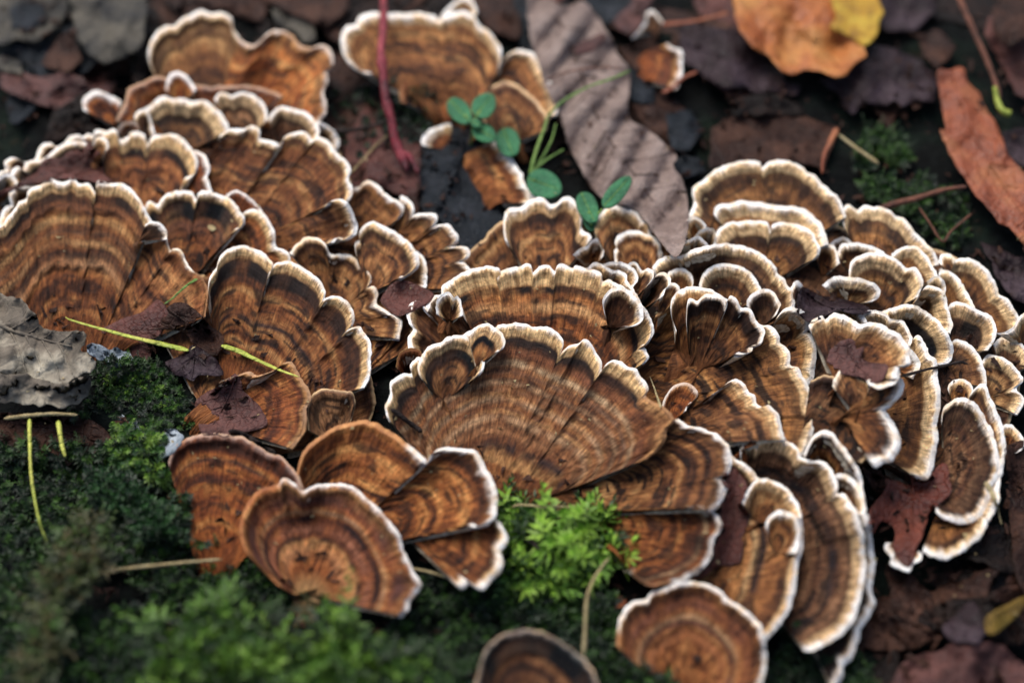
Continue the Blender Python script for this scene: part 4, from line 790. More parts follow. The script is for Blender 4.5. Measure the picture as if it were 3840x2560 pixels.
bracket('second curled lobe on the crest of the central fan', 'E 870,835 930,780 1000,762 1060,785 1110,840 1128,890 1110,930 1075,942', 'E 930,1060', 't', group=GC, cream=46, dark=26, ds=1.1)
# --- near, left
bracket('lower lobe with broad white scalloped edge beside the bright moss', 'H 1000,480 1050,435 1100,470 1143,560 1130,620 1100,665 1115,730 1085,800 1030,860 970,917 920,900 872,872 820,912 765,848', 'H 250,250 400,500', 'o', group=GF, cream=34, dark=24, ds=.7, edge=24)
bracket('orange fan with hooked white frill beside the bright moss', 'J 1120,1080 1150,960 1200,870 1290,800 1390,735 1500,705 1620,695 1730,740 1850,820 1950,900 2035,968 2080,900 2150,877 2250,882 2352,900 K 50,970 100,1060 145,1150 152,1240 140,1330 100,1390 30,1418 -20,1400', 'J 1230,1400 1450,1520 1600,1560', 'o', group=GF, cream=20, dark=44, ds=.75, edge=20, rimspan=(.46, 2), hubcol=(.42, .16, .05))
bracket('flat orange bracket with brown edge above the mossy wood', 'J 240,980 262,920 295,855 400,800 520,780 640,790 760,810 850,860 950,925 1010,935 1060,980 1120,1050 1150,1110 1170,1170', 'J 390,1530 800,1600', 'r', group=GF, rim=.2, cream=4, dark=62, ds=.35, stops=[(95, (.07, .03, .02), 8)])
bracket('round front fan with purple brown rings and crisp white edge', 'G 1930,900 1800,780 1690,650 J 735,1400 800,1250 880,1165 980,1135 1040,1092 1110,1120 1165,1172 1250,1140 1350,1125 1450,1130 1540,1160 1600,1220 1680,1290 1760,1380 1820,1460 1860,1560 H 427,640 455,700 480,780 530,850 540,900 500,950 460,1000 450,1060 410,1105', 'G 2040,960 2120,925 2210,975', 'r', group=GF, cream=13, dark=30, ds=.5, patch=0, stops=[(60, (.085, .032, .022), 30), (108, (.32, .17, .08), 9), (134, (.012, .007, .008), 17), (172, (.26, .095, .045), 18), (206, (.04, .016, .012), 13), (255, (.45, .19, .07), 30)], hubcol=(.6, .42, .2), rimspan=(.37, 2))
bracket('neat round bracket at the bottom border in the right half', 'H 1905,1310 1908,1200 1915,1130 1950,1070 2000,1010 2050,1000 2100,990 2140,940 2200,920 2270,890 2352,870 I 60,870 120,880 200,905 260,930 310,985 370,1025 430,1060 480,1110 530,1170 550,1240 565,1320 572,1400 560,1500 540,1580 530,1700', 'H 2240,1640 I 0,1600 80,1660', 'o', group=GF, cream=15, dark=36, ds=.7, patch=.1, stops=[(80, (.20, .07, .035), 22), (125, (.46, .26, .12), 12), (150, (.16, .06, .035), 9), (190, (.38, .14, .05), 24)], edge=12, rimspan=(.06, 2))
bracket('blurred dark edged bracket at the bottom border left of centre', 'H 925,1600 960,1420 1010,1320 1100,1235 1200,1205 1300,1200 1400,1225 1500,1275 1600,1350 1680,1410 1740,1510 1780,1620', 'H 1150,1800 1350,1800', 'd', group=GF, rim=.12, cream=3, dark=84, ds=1.2, patch=0, base=9, stops=[(62, (.12, .07, .04), 8)])
bracket('small white rimmed bracket under the red brown leaf at lower right', 'I 1650,675 1640,710 1590,745 1562,795 1500,775 1430,740 1440,700 1395,640 1405,600', 'I 1540,600', 't', group=GR, cream=20, dark=6, ds=.2, edge=20, base=2)
# --- scraps of leaf lying on the brackets
leaf('maroon serrated leaf lying across the far left brackets', 'A 530,955 620,962 640,1020 700,1050 720,1150 730,1210 770,1250 660,1258 500,1235 330,1250 100,1300 -30,1390 -30,1340 120,1262 220,1210 270,1170 275,1130 330,1085 420,1100 470,1050 560,1020 595,1000 585,968', 'maroon', midrib='A 600,965 610,1050 560,1180 480,1240', veins=3, off=.6, crumple=.5, jag=5, vr=2.5)
leaf('dark maroon leaf under the long yellow green needle', 'M 1000,350 1200,250 1400,180 1530,60 1600,110 1650,210 1570,400 1450,480 1490,560 1440,690 1300,620 1050,480', 'maroon', off=.8, crumple=.8, jag=4)
leaf('brown curled leaf scrap bridging the long yellow green needle', 'M 1640,130 1800,90 1900,150 2050,300 2200,430 2150,580 2080,600 1900,490 1790,370 1480,350 1580,330 1560,270 1650,200', 'brown', midrib='M 1640,150 1850,300 2100,500', off=1.6, crumple=1.3, cl=45, jag=5, lift_edge=.6)
leaf('folded dark grey leaf scrap below the brown curled one', 'M 1890,500 2000,560 2120,650 2190,790 2050,805 1930,800 1900,860 1820,830 1720,790 1650,720 1610,670 1740,620 1830,560', 'purple', midrib='M 1890,510 1900,650 1880,830', veins=2, off=2.0, crumple=1.0, cl=40, jag=3)
leaf('soft mauve leaf draped over the wrinkled orange bracket', 'J 430,560 520,490 600,450 660,400 705,368 745,430 760,490 860,580 920,690 890,740 760,775 700,750 640,800 560,790 470,780 445,680', 'mauve', midrib='J 700,390 640,560 520,760', veins=3, off=.6, crumple=.6, jag=3)
leaf('dark red leaf scrap in the hollow left of the knobbly bracket', 'E 270,600 340,490 430,460 540,500 640,560 560,640 450,690 400,712 330,670', 'maroon', off=2.2, crumple=.8, jag=2)
leaf('purple brown leaf stuck below the tongue shaped bracket', 'F 825,875 960,935 1100,955 1250,1000 1300,1040 1200,1060 1060,1040 980,1075 880,1120 800,1060 778,990', 'purple', midrib='F 840,900 1000,1010 1250,1030', veins=2, off=.5, crumple=.4, jag=2)
leaf('torn pinkish brown leaf in the bowl of the leaf covered bracket', 'F 1000,1360 1050,1270 1150,1225 1190,1260 1200,1300 1250,1290 1240,1370 1350,1400 1420,1420 1350,1540 1230,1500 1120,1470 1000,1440', 'mauve', midrib='F 1130,1240 1180,1380 1300,1500', veins=1, off=.5, crumple=.9, cl=40, jag=5)
leaf('maroon leaf wedged behind the tall dark striped bracket', 'K 1700,1090 1780,1010 1850,1080 1880,1170 1840,1260 1900,1350 1840,1500 I 420,600 400,720 330,765 250,760 150,825 40,848 180,725 210,600 262,480 250,380 300,250', 'maroon', off=.6, crumple=.6, jag=3, midrib='K 1770,1050 1780,1400 I 250,740')
leaf('dry straw coloured flake on the black banded left fan', 'D 1430,455 1460,445 1490,470 1470,490 1445,480', 'straw', off=.3, crumple=.2, jag=2, spacing=6, thick=.15)
leaf('dull red leaf remnant among dark wood left of the black gap', 'L 1230,1000 1300,1050 1420,1080 1465,1180 1400,1200 1330,1180 1260,1090', 'brown', off=1.5, crumple=1.0, jag=3)
leaf('serrated red brown leaf standing on edge at the lower right', 'L 1395,1085 1480,1110 1570,1130 1590,1060 1640,1100 1700,1080 1750,1000 1820,985 1842,1090 1850,1180 1770,1280 1700,1330 1660,1460 1620,1560 1600,1640 1550,1700 1480,1640 1450,1560 1460,1450 1380,1380 1310,1470 1280,1330 1340,1240 1400,1170', 'darkrust', midrib='L 1580,1060 1590,1300 1560,1680', veins=3, off=3.0, crumple=1.2, jag=5, follow=.4)
yl = 'C 340,-80 360,100 400,230 480,320 600,400 680,490 760,520 830,488 950,490 1050,535 1130,520 1170,450 1275,390 1250,300 1340,240 1360,130 1390,100 1340,-20 1320,-80'
leaf('large orange leaf with a yellow tip and a small hole, upper right', yl, 'orange', midrib='C 560,-80 800,180 1100,480', veins=4, off=7, crumple=2.0, cl=90, jag=6, vr=3.5, smooth_outline=False)
leaf('yellow fringe on the right of the large orange leaf', 'C 1030,-60 1300,-60 1350,10 1388,100 1355,130 1340,235 1250,310 1130,240 1010,190 1060,120', 'yellow', off=1.2, crumple=.8, jag=4)
leaf('long rust coloured leaf with toothed tip at the right border', 'C 1750,490 1830,482 1930,465 1965,560 2040,640 2100,760 2180,880 2240,1060 2352,1180 2480,1300 2480,1750 2352,1690 2260,1570 2180,1540 2120,1450 2000,1320 1950,1240 1860,1100 1770,890 1810,890 1780,700', 'rust', midrib='C 1850,500 2050,1000 2450,1650', veins=5, off=7, crumple=1.6, cl=80, jag=4, vr=3.5)
# the large ribbed leaf: corrugated between its side veins
rb = P('B 1400,-40 1620,420 1800,860 2100,1300 2300,1800')
def ribs(V):
    c = resample(smooth_curve(rb), 80); k = np.array([np.argmin(np.linalg.norm(c - q, axis=1)) for q in V])
    t = k + 0.0
    tg = np.gradient(c, axis=0)[k]; tg /= np.linalg.norm(tg, axis=1)[:, None]
    sd = (V[:, 0] - c[k, 0]) * tg[:, 1] - (V[:, 1] - c[k, 1]) * tg[:, 0]
    al = (V[:, 0] - c[k, 0]) * tg[:, 0] + (V[:, 1] - c[k, 1]) * tg[:, 1]
    ph = k * 12.5 + al + 0.45 * sd
    return 3.0 * np.abs(np.sin(ph / 34.0)) - 0.006 * np.abs(sd) * 3
leaf('large grey brown ribbed leaf lying diagonally behind the seedlings', 'B 1285,-30 1400,-60 1490,30 1560,38 1665,5 1740,80 1800,160 1860,270 1920,400 1985,500 1980,800 2080,870 2200,960 2312,1080 2285,1140 2352,1250 2400,1500 E 2370,200 2300,300 2200,200 2100,60 B 1980,1420 1800,1370 1700,1250 1600,1060 1560,980 1500,780 1400,590 1370,470 1310,300 1290,150', 'grey',
     off=4.5, crumple=.7, cl=120, jag=4, ridge=ribs, spacing=11, midrib='B 1420,-30 1620,420 1790,860 2060,1260 2230,1500', veins=11, vein_mat='brown', vr=3.0, vang=1.15)
leaf('reddish stain coloured leaf scrap stuck on the ribbed leaf', 'B 1600,340 1700,270 1810,230 1820,280 1740,340 1640,375', 'mauve', off=.3, crumple=.2, jag=4, thick=.1)
leaf('crinkled reddish brown leaf in the bottom right corner', 'I 1430,1600 1500,1450 1560,1400 1650,1360 1800,1330 1850,1290 2000,1280 2200,1310 2300,1400 2420,1500 2480,1700 1400,1700', 'mauve', midrib='I 1900,1290 1900,1450 1850,1690', veins=4, off=4, crumple=1.6, cl=45, jag=7)
leaf('yellow brown leaf tip near the bottom right corner', 'I 2080,1130 2150,1070 2240,1020 2380,960 2330,1080 2240,1160 2150,1230 2090,1215', 'oldyellow', off=4, crumple=.6, jag=2)
leaf('dull plum leaf left of the yellow brown leaf tip', 'I 1790,1190 1880,1100 1990,1000 2060,1090 2080,1260 1960,1290 1850,1270', 'purple', off=2.5, crumple=1.0, jag=4)
leaf('large brown leaf along the right border below the cluster', 'I 2230,-60 2450,0 2450,950 2330,900 2280,700 2250,400 2240,150', 'brown', off=1.5, crumple=1.5, jag=4)
# --- left foreground: shaggy bark like leaf, lichen, dark leaf
leaf('shaggy pale grey curled leaf in the left foreground, upper layer', 'M -90,70 60,10 200,60 330,180 430,330 640,365 790,370 855,395 830,480 800,560 930,650 900,760 760,800 640,880 500,870 300,900 100,860 -90,900', 'shaggy', off=11, crumple=3.6, cl=95, jag=9, spacing=12, lift_edge=2.0, follow=.3, midrib='M -60,300 300,420 700,520', veins=4, vr=6)
leaf('shaggy pale grey curled leaf in the left foreground, lower layer', 'M -90,820 200,780 450,860 640,880 860,800 870,930 850,1010 700,1090 560,1105 280,1080 0,1060 -90,1050', 'shaggy', off=6, crumple=2.6, cl=80, jag=8, spacing=12, follow=.3)
leaf('brown leaf lying below the shaggy grey one', 'M -90,1200 300,1180 750,1200 980,1290 1100,1430 1080,1560 800,1640 400,1600 -90,1620', 'brown', off=4, crumple=1.2, jag=4, midrib='M -60,1240 400,1300 1000,1400')
leaf('blue grey lichen crust on the wood below the maroon leaf', 'M 860,520 960,500 1080,560 1180,540 1260,590 1380,680 1290,700 1200,690 1100,800 1080,700 960,640 880,590', 'lichen', cat='lichen', name='lichen', off=4.5, crumple=1.2, cl=18, jag=9, spacing=9)
leaf('blue grey lichen crust beside the flat orange bracket', 'M 1170,1180 1290,1190 1420,1260 1560,1300 1700,1330 1810,1400 1760,1480 1680,1560 1560,1600 1450,1500 1330,1420 1230,1380 1180,1280', 'lichen', cat='lichen', name='lichen', off=4.5, crumple=1.6, cl=18, jag=9, spacing=9)
leaf('orange brown leaf sliver in the moss left of the flat orange bracket', 'J 225,1140 270,1200 300,1290 350,1390 340,1410 280,1340 240,1250', 'rust', off=1.5, crumple=.5, jag=2, spacing=9)
leaf('flat brown leaf strip below the bright moss clump', 'H 1460,850 1640,850 1700,1000 1800,1250 1790,1380 1700,1350 1640,1150 1560,1020', 'brown', off=1, crumple=.6, jag=3)
leaf('small orange leaf fragment under the bright moss clump', 'H 1830,990 1900,960 1960,990 1940,1040 1870,1040', 'rust', off=1.5, crumple=.4, jag=2, spacing=8)
# --- blades, needles and twigs
stick('glossy red twig crossing the wide blurred bracket', 'B 285,-60 292,60 290,150 285,250 275,330 278,420 290,520 300,620 315,720 345,830 362,930 385,1010 420,1090 455,1180', 'redbark', 17, 19, h=[13, 15, 16, 15, 12, 8, 4, 2], knots=4, n=60,
      parts=[('stem',), ('side_shoot', 'B 420,1060 470,1080 530,1190', 'redbark', 15, 9, [3.5, 3, 2.2])])
stick('thin black twig left of the red twig', 'B -60,905 60,900 150,880 330,845', 'darkbark', 12, 5, h=[3, 4, 5, 6])
stick('long yellow green needle lying over the maroon leaf', 'M 640,230 700,262 1000,350 1300,430 1600,500 1850,560', 'lime', 4, 12, off=1.6, cat='needle', name='pine_needle', flat=.35)
stick('bright yellow half of a needle pointing at the lower left fans', 'M 2170,510 2352,570 J 800,250 1000,340 1145,392', 'lime', 13, 3, off=1.0, cat='needle', name='pine_needle', flat=.35)
stick('short green needle on the flat bracket in the left middle', 'D 1130,992 1180,960 1240,905 1300,855 1362,818', 'grass', 3, 7, off=1.3, cat='needle', name='pine_needle', flat=.45)
stick('faint yellow stalk behind the wide worn bracket', 'B 60,1200 150,1100 240,1000 320,930', 'straw', 5, 4, off=1.2, cat='stalk', name='dry_stalk')
stick('curved dry stalk arching above the bright moss', 'H 1140,392 1170,360 1225,342 1320,346 1400,355 1500,352 1592,366 1560,400 1475,442', 'straw', 5, 3.5, h=[2, 5, 6.5, 7, 7, 7, 6.5, 5.5, 4], cat='stalk', name='dry_stalk')
stick('bent straw standing between moss and the round bottom bracket', 'H 1850,700 1800,760 1740,850 1700,950 1685,1050 1680,1180 1670,1380', 'straw', 4, 8, h=[7, 8, 8, 7, 6, 4, 2], cat='stalk', name='dry_stalk')
stick('tiny straw showing between two lower left fans', 'H 485,778 600,800 725,838', 'straw', 5, 4, h=[1, 1.5, 1.5], cat='stalk', name='dry_stalk')
stick('straw lying across the dark moss at lower left', 'G 680,810 900,775 1100,755 1300,735 1530,715', 'straw', 7, 5, h=[6, 6, 6, 5, 4], cat='stalk', name='dry_stalk')
stick('thin green blade curving down through the left moss', 'G 205,-60 212,100 230,250 270,450 325,600', 'lime', 6, 3, h=[9, 9, 8, 7, 4], cat='grass', name='grass_blade')
stick('broader yellow blade at the edge of the brown leaf in the left foreground', 'M 570,1250 590,1380 610,1500 640,1600', 'lime', 10, 6, h=[9, 9, 8, 7], cat='grass', name='grass_blade')
stick('pale green blade left of the broader yellow one', 'M 290,1230 290,1380 295,1560', 'lime', 8, 6, h=[9, 9, 8], cat='grass', name='grass_blade')
stick('pale stalk lying under the shaggy grey leaf', 'M 40,1225 250,1200 500,1180 760,1190', 'straw', 9, 6, h=[8, 8, 8, 8], cat='stalk', name='dry_stalk')
stick('long green grass blade leaning over the ribbed leaf', 'B 1410,820 1470,750 1540,690 1700,600 1850,548 1990,488', 'grass', 8, 5, h=[6, 9, 11, 13, 14, 15], cat='grass', name='grass_blade', flat=.4)
stick('green grass blade rising from the heart leaved seedling', 'B 1300,1210 1330,1080 1370,960 1400,880 1420,800', 'grass', 9, 5, h=[1, 3, 5, 6, 7], cat='grass', name='grass_blade', flat=.4)
stick('narrow grass blade next to the ribbed leaf edge', 'B 1340,1150 1400,1060 1450,960 1480,850', 'grass', 7, 3, h=[1, 4, 6, 8], cat='grass', name='grass_blade', flat=.4)
stick('short grass blade pointing right below the narrow one', 'B 1300,1200 1400,1110 1480,1060 1535,1028', 'grass', 8, 4, h=[1, 3, 4, 5], cat='grass', name='grass_blade', flat=.4)
stick('thin reddish stalk lying across the ribbed leaf', 'B 1395,562 1500,515 1640,480 1800,465 1940,468', 'brownbark', 4, 3, h=[9, 11, 12, 13, 13], cat='stalk', name='dry_stalk')
stick('reddish twig falling from the upper right with a yellow green bud', 'C 1890,-40 1990,180 2080,380 2140,530 2190,680', 'brownbark', 13, 10, h=[14, 13, 11, 9, 7], parts=[('stem',), ('bud', 'C 2150,600 2170,700 2200,760 2255,785', 'lime', 9, 16, [9, 7, 6, 5])])
stick('short straw beyond the top right shoulder', 'C 1075,930 1200,1025 1350,1130', 'straw', 7, 9, h=[3, 3, 2], cat='stalk', name='dry_stalk')
stick('orange brown twig reaching towards the long rust leaf', 'C 1350,1440 1480,1400 1620,1365 1800,1310 1960,1285', 'brownbark', 14, 9, h=[1, 2, 3, 4, 6])
stick('upturned orange leaf rib at the end of the broad brown leaf', 'C 960,1200 970,1090 1010,990 1065,885', 'rust', 5, 14, h=[2, 4, 5, 5], cat='leaf stalk', name='leaf_stalk', flat=.4)
stick('forked thin twig in the moss right of the top shoulder', 'F 1990,370 1850,490 1790,560 1700,430 1630,330', 'brownbark', 5, 4, h=[1, 1.5, 1, 1.5, 2])
stick('orange sliver left of the grey purple leaf', 'C -140,640 -60,600 0,540 100,495', 'rust', 12, 8, h=[5, 5, 6, 6], cat='leaf stalk', name='leaf_stalk', flat=.4)
stick('orange stalk pointing at the large orange leaf', 'C -140,170 60,150 180,125 320,90', 'rust', 13, 8, h=[4, 6, 8, 9], cat='leaf stalk', name='leaf_stalk', flat=.4)
stick('thin dark twig stuck across the right tier', 'L 1500,388 1600,362 1700,335 1800,318 1900,290 1965,302', 'darkbark', 6, 5, off=1.4, parts=[('stem',), ('side_shoot', 'L 1900,292 1950,275 1975,268', 'darkbark', 4, 2, [16, 17, 18])])
stick('brown thorn like stalk below the lower right stack', 'L 2085,1115 2130,1190 2160,1270 2197,1410', 'straw', 11, 2, off=2.2, cat='stalk', name='dry_stalk')
stick('dry needle leaning on the little orange bracket', 'K 1205,385 1235,460 1255,520 1282,600', 'straw', 1.5, 6, off=2.4, cat='needle', name='pine_needle')
stick('dark twig end poking from the left of the central fan', 'J 1775,612 1830,650 1900,705 1990,770', 'darkbark', 8, 10, off=.5)
stick('tiny bark chip lodged above the flat orange bracket', 'J 655,765 730,775 850,840 985,925', 'darkbark', 9, 11, off=1.5)
stick('dark slim twig crossing the bright moss clump', 'H 1280,560 1360,640 1430,720 1500,800', 'darkbark', 8, 6, h=[5, 5, 4, 3])
# --- seedlings
def seedling(label, leaves, stems, hz):
    cps = []; root = None
    for (c, L, Wd, a, z, tl) in leaves:
        cc = P(c)[0]; pts = []
        for q in range(14):
            t = 2 * math.pi * q / 14; x = math.cos(t); y = math.sin(t)
            pts.append((L * x, Wd * y * (1 - .12 * x)))
        a = math.radians(a); R = np.array([[math.cos(a), -math.sin(a)], [math.sin(a), math.cos(a)]]); op = np.array(pts) @ R.T + cc
        nrm = np.array([-math.sin(a), math.cos(a)])
        v, f, look, ce, zm = blade(op, jag=1.2, spacing=8, flat=z, off=0, crumple=.25, cl=60, tilt=tl, thick=.35, ridge=lambda V, cc=cc, nrm=nrm, Wd=Wd: -0.5 * np.exp(-((V - cc) @ nrm / (Wd * .18)) ** 2))
        if root is None:
            o = place(ce[None], hz * MM)[0]; root = tag(empty('seedling', o), label, 'seedling')
        mesh_obj('leaf_blade', v, f, LM['seed'], root, origin=o)
        ax = np.array([math.cos(a), math.sin(a)]); mp = path(np.array([cc - ax * L * .95, cc, cc + ax * L * .85]), 12)
        a_, b_ = tube_mesh(mp, look(mp) + .08, np.linspace(3.2, 1.2, 12), 5); mesh_obj('midrib', a_, b_, LM['grass'], root, origin=o)
    for (s, h, r) in stems:
        p = path(s, 14); v, f = tube_mesh(p, np.interp(np.linspace(0, 1, 14), np.linspace(0, 1, len(h)), h), r, 6); mesh_obj('stem', v, f, LM['grass'], root, origin=o)
seedling('bright green seedling with a rounded pair of leaves behind the slate leaf', [('B 815,765', 58, 38, 48, 9.5, (0, .5)), ('B 985,725', 52, 42, -50, 10, (0, .4)), ('B 985,915', 48, 34, 30, 8, (.5, 0)), ('B 930,850', 22, 16, 20, 10, (0, 0))], [('B 905,840 900,930 890,1000', (9, 5, 0), 5), ('B 850,790 905,840', (9.4, 9), 4), ('B 960,770 905,840', (9.8, 9), 4), ('B 960,880 905,840', (8, 9), 4)], 1)
seedling('darker seedling leaf half hidden behind the first seedling', [('B 1150,980', 56, 44, 70, 5, (0, .5))], [('B 1110,930 1080,1000 1050,1050', (5, 3, 0), 4)], 1)
seedling('low round dark green seedling leaf beneath the grass blades', [('B 1400,1270', 68, 52, 20, 6, (0, 1.0))], [('B 1340,1240 1300,1260 1270,1330', (6, 4, 0), 5)], 1)
seedling('seedling with two upright leaflets rising behind the squat bracket', [('B 1700,1430', 62, 38, 65, 8, (0, .8)), ('B 1900,1320', 76, 32, -48, 11, (.3, .4)), ('B 1715,1520', 40, 26, 80, 6, (0, .3))], [('B 1800,1440 1740,1520 1710,1640', (9, 6, 0), 6), ('B 1700,1460 1720,1530 1710,1640', (8, 6, 0), 5)], 1)
# --- moss
def moss_material():
    m, n, l, b = mat_new('moss_leaflets')
    col = N(n, 'ShaderNodeAttribute', attribute_name='pigment'); l.new(col.outputs['Color'], b.inputs['Base Color'])
    b.inputs['Roughness'].default_value = 0.55; b.inputs['Transmission Weight'].default_value = 0.0
    b.inputs['Subsurface Weight'].default_value = 0.2; b.inputs['Subsurface Radius'].default_value = (.0006, .001, .0003); b.inputs['Subsurface Scale'].default_value = 1.0
    return m
MOSS = moss_material()
def moss(label, region, n, size, leafl, pal, up=(0, 0, 1.0), seed=1, z=None, spread=0.5, clump=None, cover=3.0, nlf=(20, 30), wf=.16):
    R = np.random.RandomState(seed); reg = P(region); lo, hi = reg.min(0), reg.max(0); nz = Noise(seed + 77)
    c = lo + (hi - lo) * R.rand(n * 8, 2); c = c[inside(reg, c)]
    if clump: c = c[nz(c[:, 0] / clump, c[:, 1] / clump) > R.uniform(-.5, .35, len(c))]
    c = c[hm_get(c) < cover]; c = c[:n]
    h = np.maximum(hm_get(c), -3.0) if z is None else np.full(len(c), float(z))
    base = place(c, (h - 0.5) * MM); V = []; C = []
    pal = np.array(pal)
    for k in range(len(c)):
        L = R.uniform(*size) * MM; lean = np.array([R.normal(0, spread), R.normal(0, spread) - .15, 1.0]); lean /= np.linalg.norm(lean)
        sd = np.cross(lean, [0.3, 1, 0]); sd /= np.linalg.norm(sd); sf = np.cross(lean, sd)
        nl = int(R.uniform(*nlf)); t = np.linspace(.12, 1.0, nl); az = np.arange(nl) * 2.399 + R.rand() * 6
        bend = np.array([R.normal(0, .25), R.normal(0, .25), 0])
        st = base[k] + lean * (L * t)[:, None] + bend * (L * t ** 2)[:, None]
        ll = R.uniform(*leafl) * MM * (1.05 - .55 * t); od = np.cos(az)[:, None] * sd + np.sin(az)[:, None] * sf
        el = .35 + .9 * t ** 2
        d = od * np.cos(el)[:, None] + lean * np.sin(el)[:, None]
        wd = np.cross(d, lean); wd /= np.maximum(np.linalg.norm(wd, axis=1), 1e-6)[:, None]
        droop = -np.array([0, 0, 1.0]) * (ll * .25)[:, None]
        w_ = (ll * wf)[:, None] * wd; m_ = d * (ll * .42)[:, None]
        q = np.stack([st, st + m_ - w_ + droop * .1, st + d * ll[:, None] + droop, st + m_ + w_ + droop * .1], 1)
        V.append(q.reshape(-1, 3))
        f = R.rand(); i0 = int(f * (len(pal) - 1)); cc = pal[i0] * (1 - (f * (len(pal) - 1) - i0)) + pal[min(i0 + 1, len(pal) - 1)] * (f * (len(pal) - 1) - i0)
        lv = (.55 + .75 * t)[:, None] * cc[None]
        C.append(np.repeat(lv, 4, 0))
    V = np.vstack(V); C = np.vstack(C); i = np.arange(len(V) // 4)[:, None] * 4
    F = np.concatenate([i + [0, 1, 2], i + [0, 2, 3]], 0)
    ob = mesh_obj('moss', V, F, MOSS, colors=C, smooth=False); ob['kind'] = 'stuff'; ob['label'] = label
    return ob
BR = [(.010, .032, .004), (.035, .10, .008), (.12, .26, .02), (.27, .45, .05)]
DK = [(.003, .011, .005), (.006, .022, .005), (.014, .045, .006), (.045, .11, .012)]
OL = [(.012, .02, .006), (.04, .06, .012), (.08, .06, .018), (.05, .12, .02)]
YG = [(.008, .04, .008), (.04, .11, .012), (.16, .28, .03)]
moss('bright green feathery moss between the central fans', 'H 1080,260 1150,330 1180,400 1380,410 1500,380 1650,400 1850,400 1990,530 1850,600 1940,760 1880,900 1700,900 1560,960 1450,960 1200,900 1120,700 1150,560', 150, (4, 9), (4.0, 6.0), BR, seed=3, cover=9, z=-0.5, spread=.75, nlf=(14, 20), wf=.14)
moss('bright green moss tips nearest the viewer in the middle', 'H 1330,420 1640,430 1760,560 1800,760 1600,780 1400,700', 14, (6, 9), (4.5, 6.5), BR[2:], seed=4, cover=12, z=3.0, spread=.7)
moss('dark green moss below the bright clump', 'H 1020,600 1250,800 1500,950 1900,1000 1950,1250 1700,1567 1500,1200 1200,1150 1000,1000', 260, (2, 6), (2.4, 4), DK, seed=5, nlf=(14, 20))
moss('green moss at the bottom edge beside the round bracket', 'H 1700,1400 1900,1300 2150,1500 2352,1620 1750,1620', 120, (2, 5), (1.6, 2.6), DK, seed=6)
moss('blurred bright moss along the bottom left', 'G 950,1080 1200,1180 1450,1120 1600,930 1720,1050 1950,1180 2352,1180 H 250,1330 700,1400 720,1640 G 1100,1640 1200,1350', 300, (5, 11), (4.0, 6.0), [(.006, .02, .003), (.022, .06, .005), (.07, .16, .012), (.15, .27, .025)], seed=7, clump=80, z=13, spread=.7, nlf=(14, 20), wf=.15)
moss('blurred olive moss ridge in the lower left', 'G 480,480 720,440 800,600 700,850 450,1050 420,1300 350,1560 150,1620 250,1250 330,950 400,700', 230, (4, 8), (2.2, 3.4), OL, seed=8, z=10, nlf=(14, 20))
moss('dark moss carpet on the left wood', 'G -50,-100 1150,-50 1300,300 1300,600 1000,760 500,800 0,900', 760, (2, 5), (1.6, 2.8), DK, seed=9)
moss('yellow green moss sprigs left of the flat orange bracket', 'G 780,-40 1000,-20 1100,60 1240,200 1120,230 980,120 800,60', 50, (3, 5), (1.8, 2.6), YG, seed=10, z=2)
moss('mid green moss mounds left of the flat orange bracket', 'G 620,120 980,220 1000,330 1220,440 1260,600 980,560 900,400 640,300', 200, (3, 6), (1.8, 2.8), [(.003, .014, .004), (.006, .034, .006), (.018, .075, .010)], seed=11, z=3)
moss('yellow green moss dots on the wood below the needle', 'M 940,690 1300,640 1340,720 1500,760 1560,920 1750,1150 1600,1180 1400,1000 1200,1100 1000,1000 1100,880 930,780', 150, (1.5, 3), (1.2, 1.8), YG, seed=12, clump=45)
moss('dark green moss film on the wood below the needle', 'M 880,640 1500,650 1700,850 1900,1150 1900,1350 1500,1350 1100,1150 700,1250 700,1100 900,900', 380, (1.2, 3), (1.2, 2.0), DK, seed=13)
moss('lime moss tuft beside the lichen crust', 'M 1130,1320 1290,1320 1600,1400 1650,1560 1300,1620 1080,1560', 70, (2, 5), (1.8, 2.4), YG, seed=14, cover=9)
moss('dark moss across the bottom left corner', 'G -60,850 350,900 500,1100 1000,1050 1200,1350 1100,1640 -60,1640', 600, (2, 5), (1.8, 2.8), DK, seed=15, z=2)
moss('moss patch beyond the top right shoulder', 'C 1230,900 1500,950 1600,1150 1500,1280 1700,1400 1560,1500 1300,1440 1200,1150', 230, (2, 5), (1.8, 2.6), DK[1:], seed=16, clump=60)
moss('thin moss beyond the right tier', 'C 1600,1200 2000,1400 F 1900,640 1700,540 1500,360', 150, (2, 4), (1.5, 2.4), DK, seed=17, clump=60)
moss('dark moss in the clearing left of the slate leaf', 'B -100,650 300,560 760,680 720,850 540,980 300,1000 100,1100 0,1000', 110, (1.5, 3.5), (1.5, 2.2), DK[:3], seed=18, clump=60)
moss('dark moss between the round front fan and the bottom bracket', 'H 380,850 760,850 1100,1000 1500,1150 1250,1200 950,1300 900,1567 500,1567 300,1300', 330, (1.5, 4), (1.5, 2.4), DK, seed=21)
moss('dark moss under the flat orange bracket and the round front fan', 'G 1250,560 1700,700 2050,1000 2352,1080 2000,1130 1600,1000 1100,1050 900,800', 320, (1.5, 3.5), (1.5, 2.4), DK, seed=22)
moss('moss strip at the bottom beside the long white edge', 'I 1100,1440 1180,1380 1250,1450 1300,1640 1100,1640', 50, (2, 4), (1.5, 2.4), DK[1:], seed=19)
moss('dark moss under the tall striped brackets', 'I 580,1260 800,1150 860,1350 1000,1420 1000,1640 580,1640', 90, (1.5, 3), (1.4, 2.2), DK[:3], seed=20)
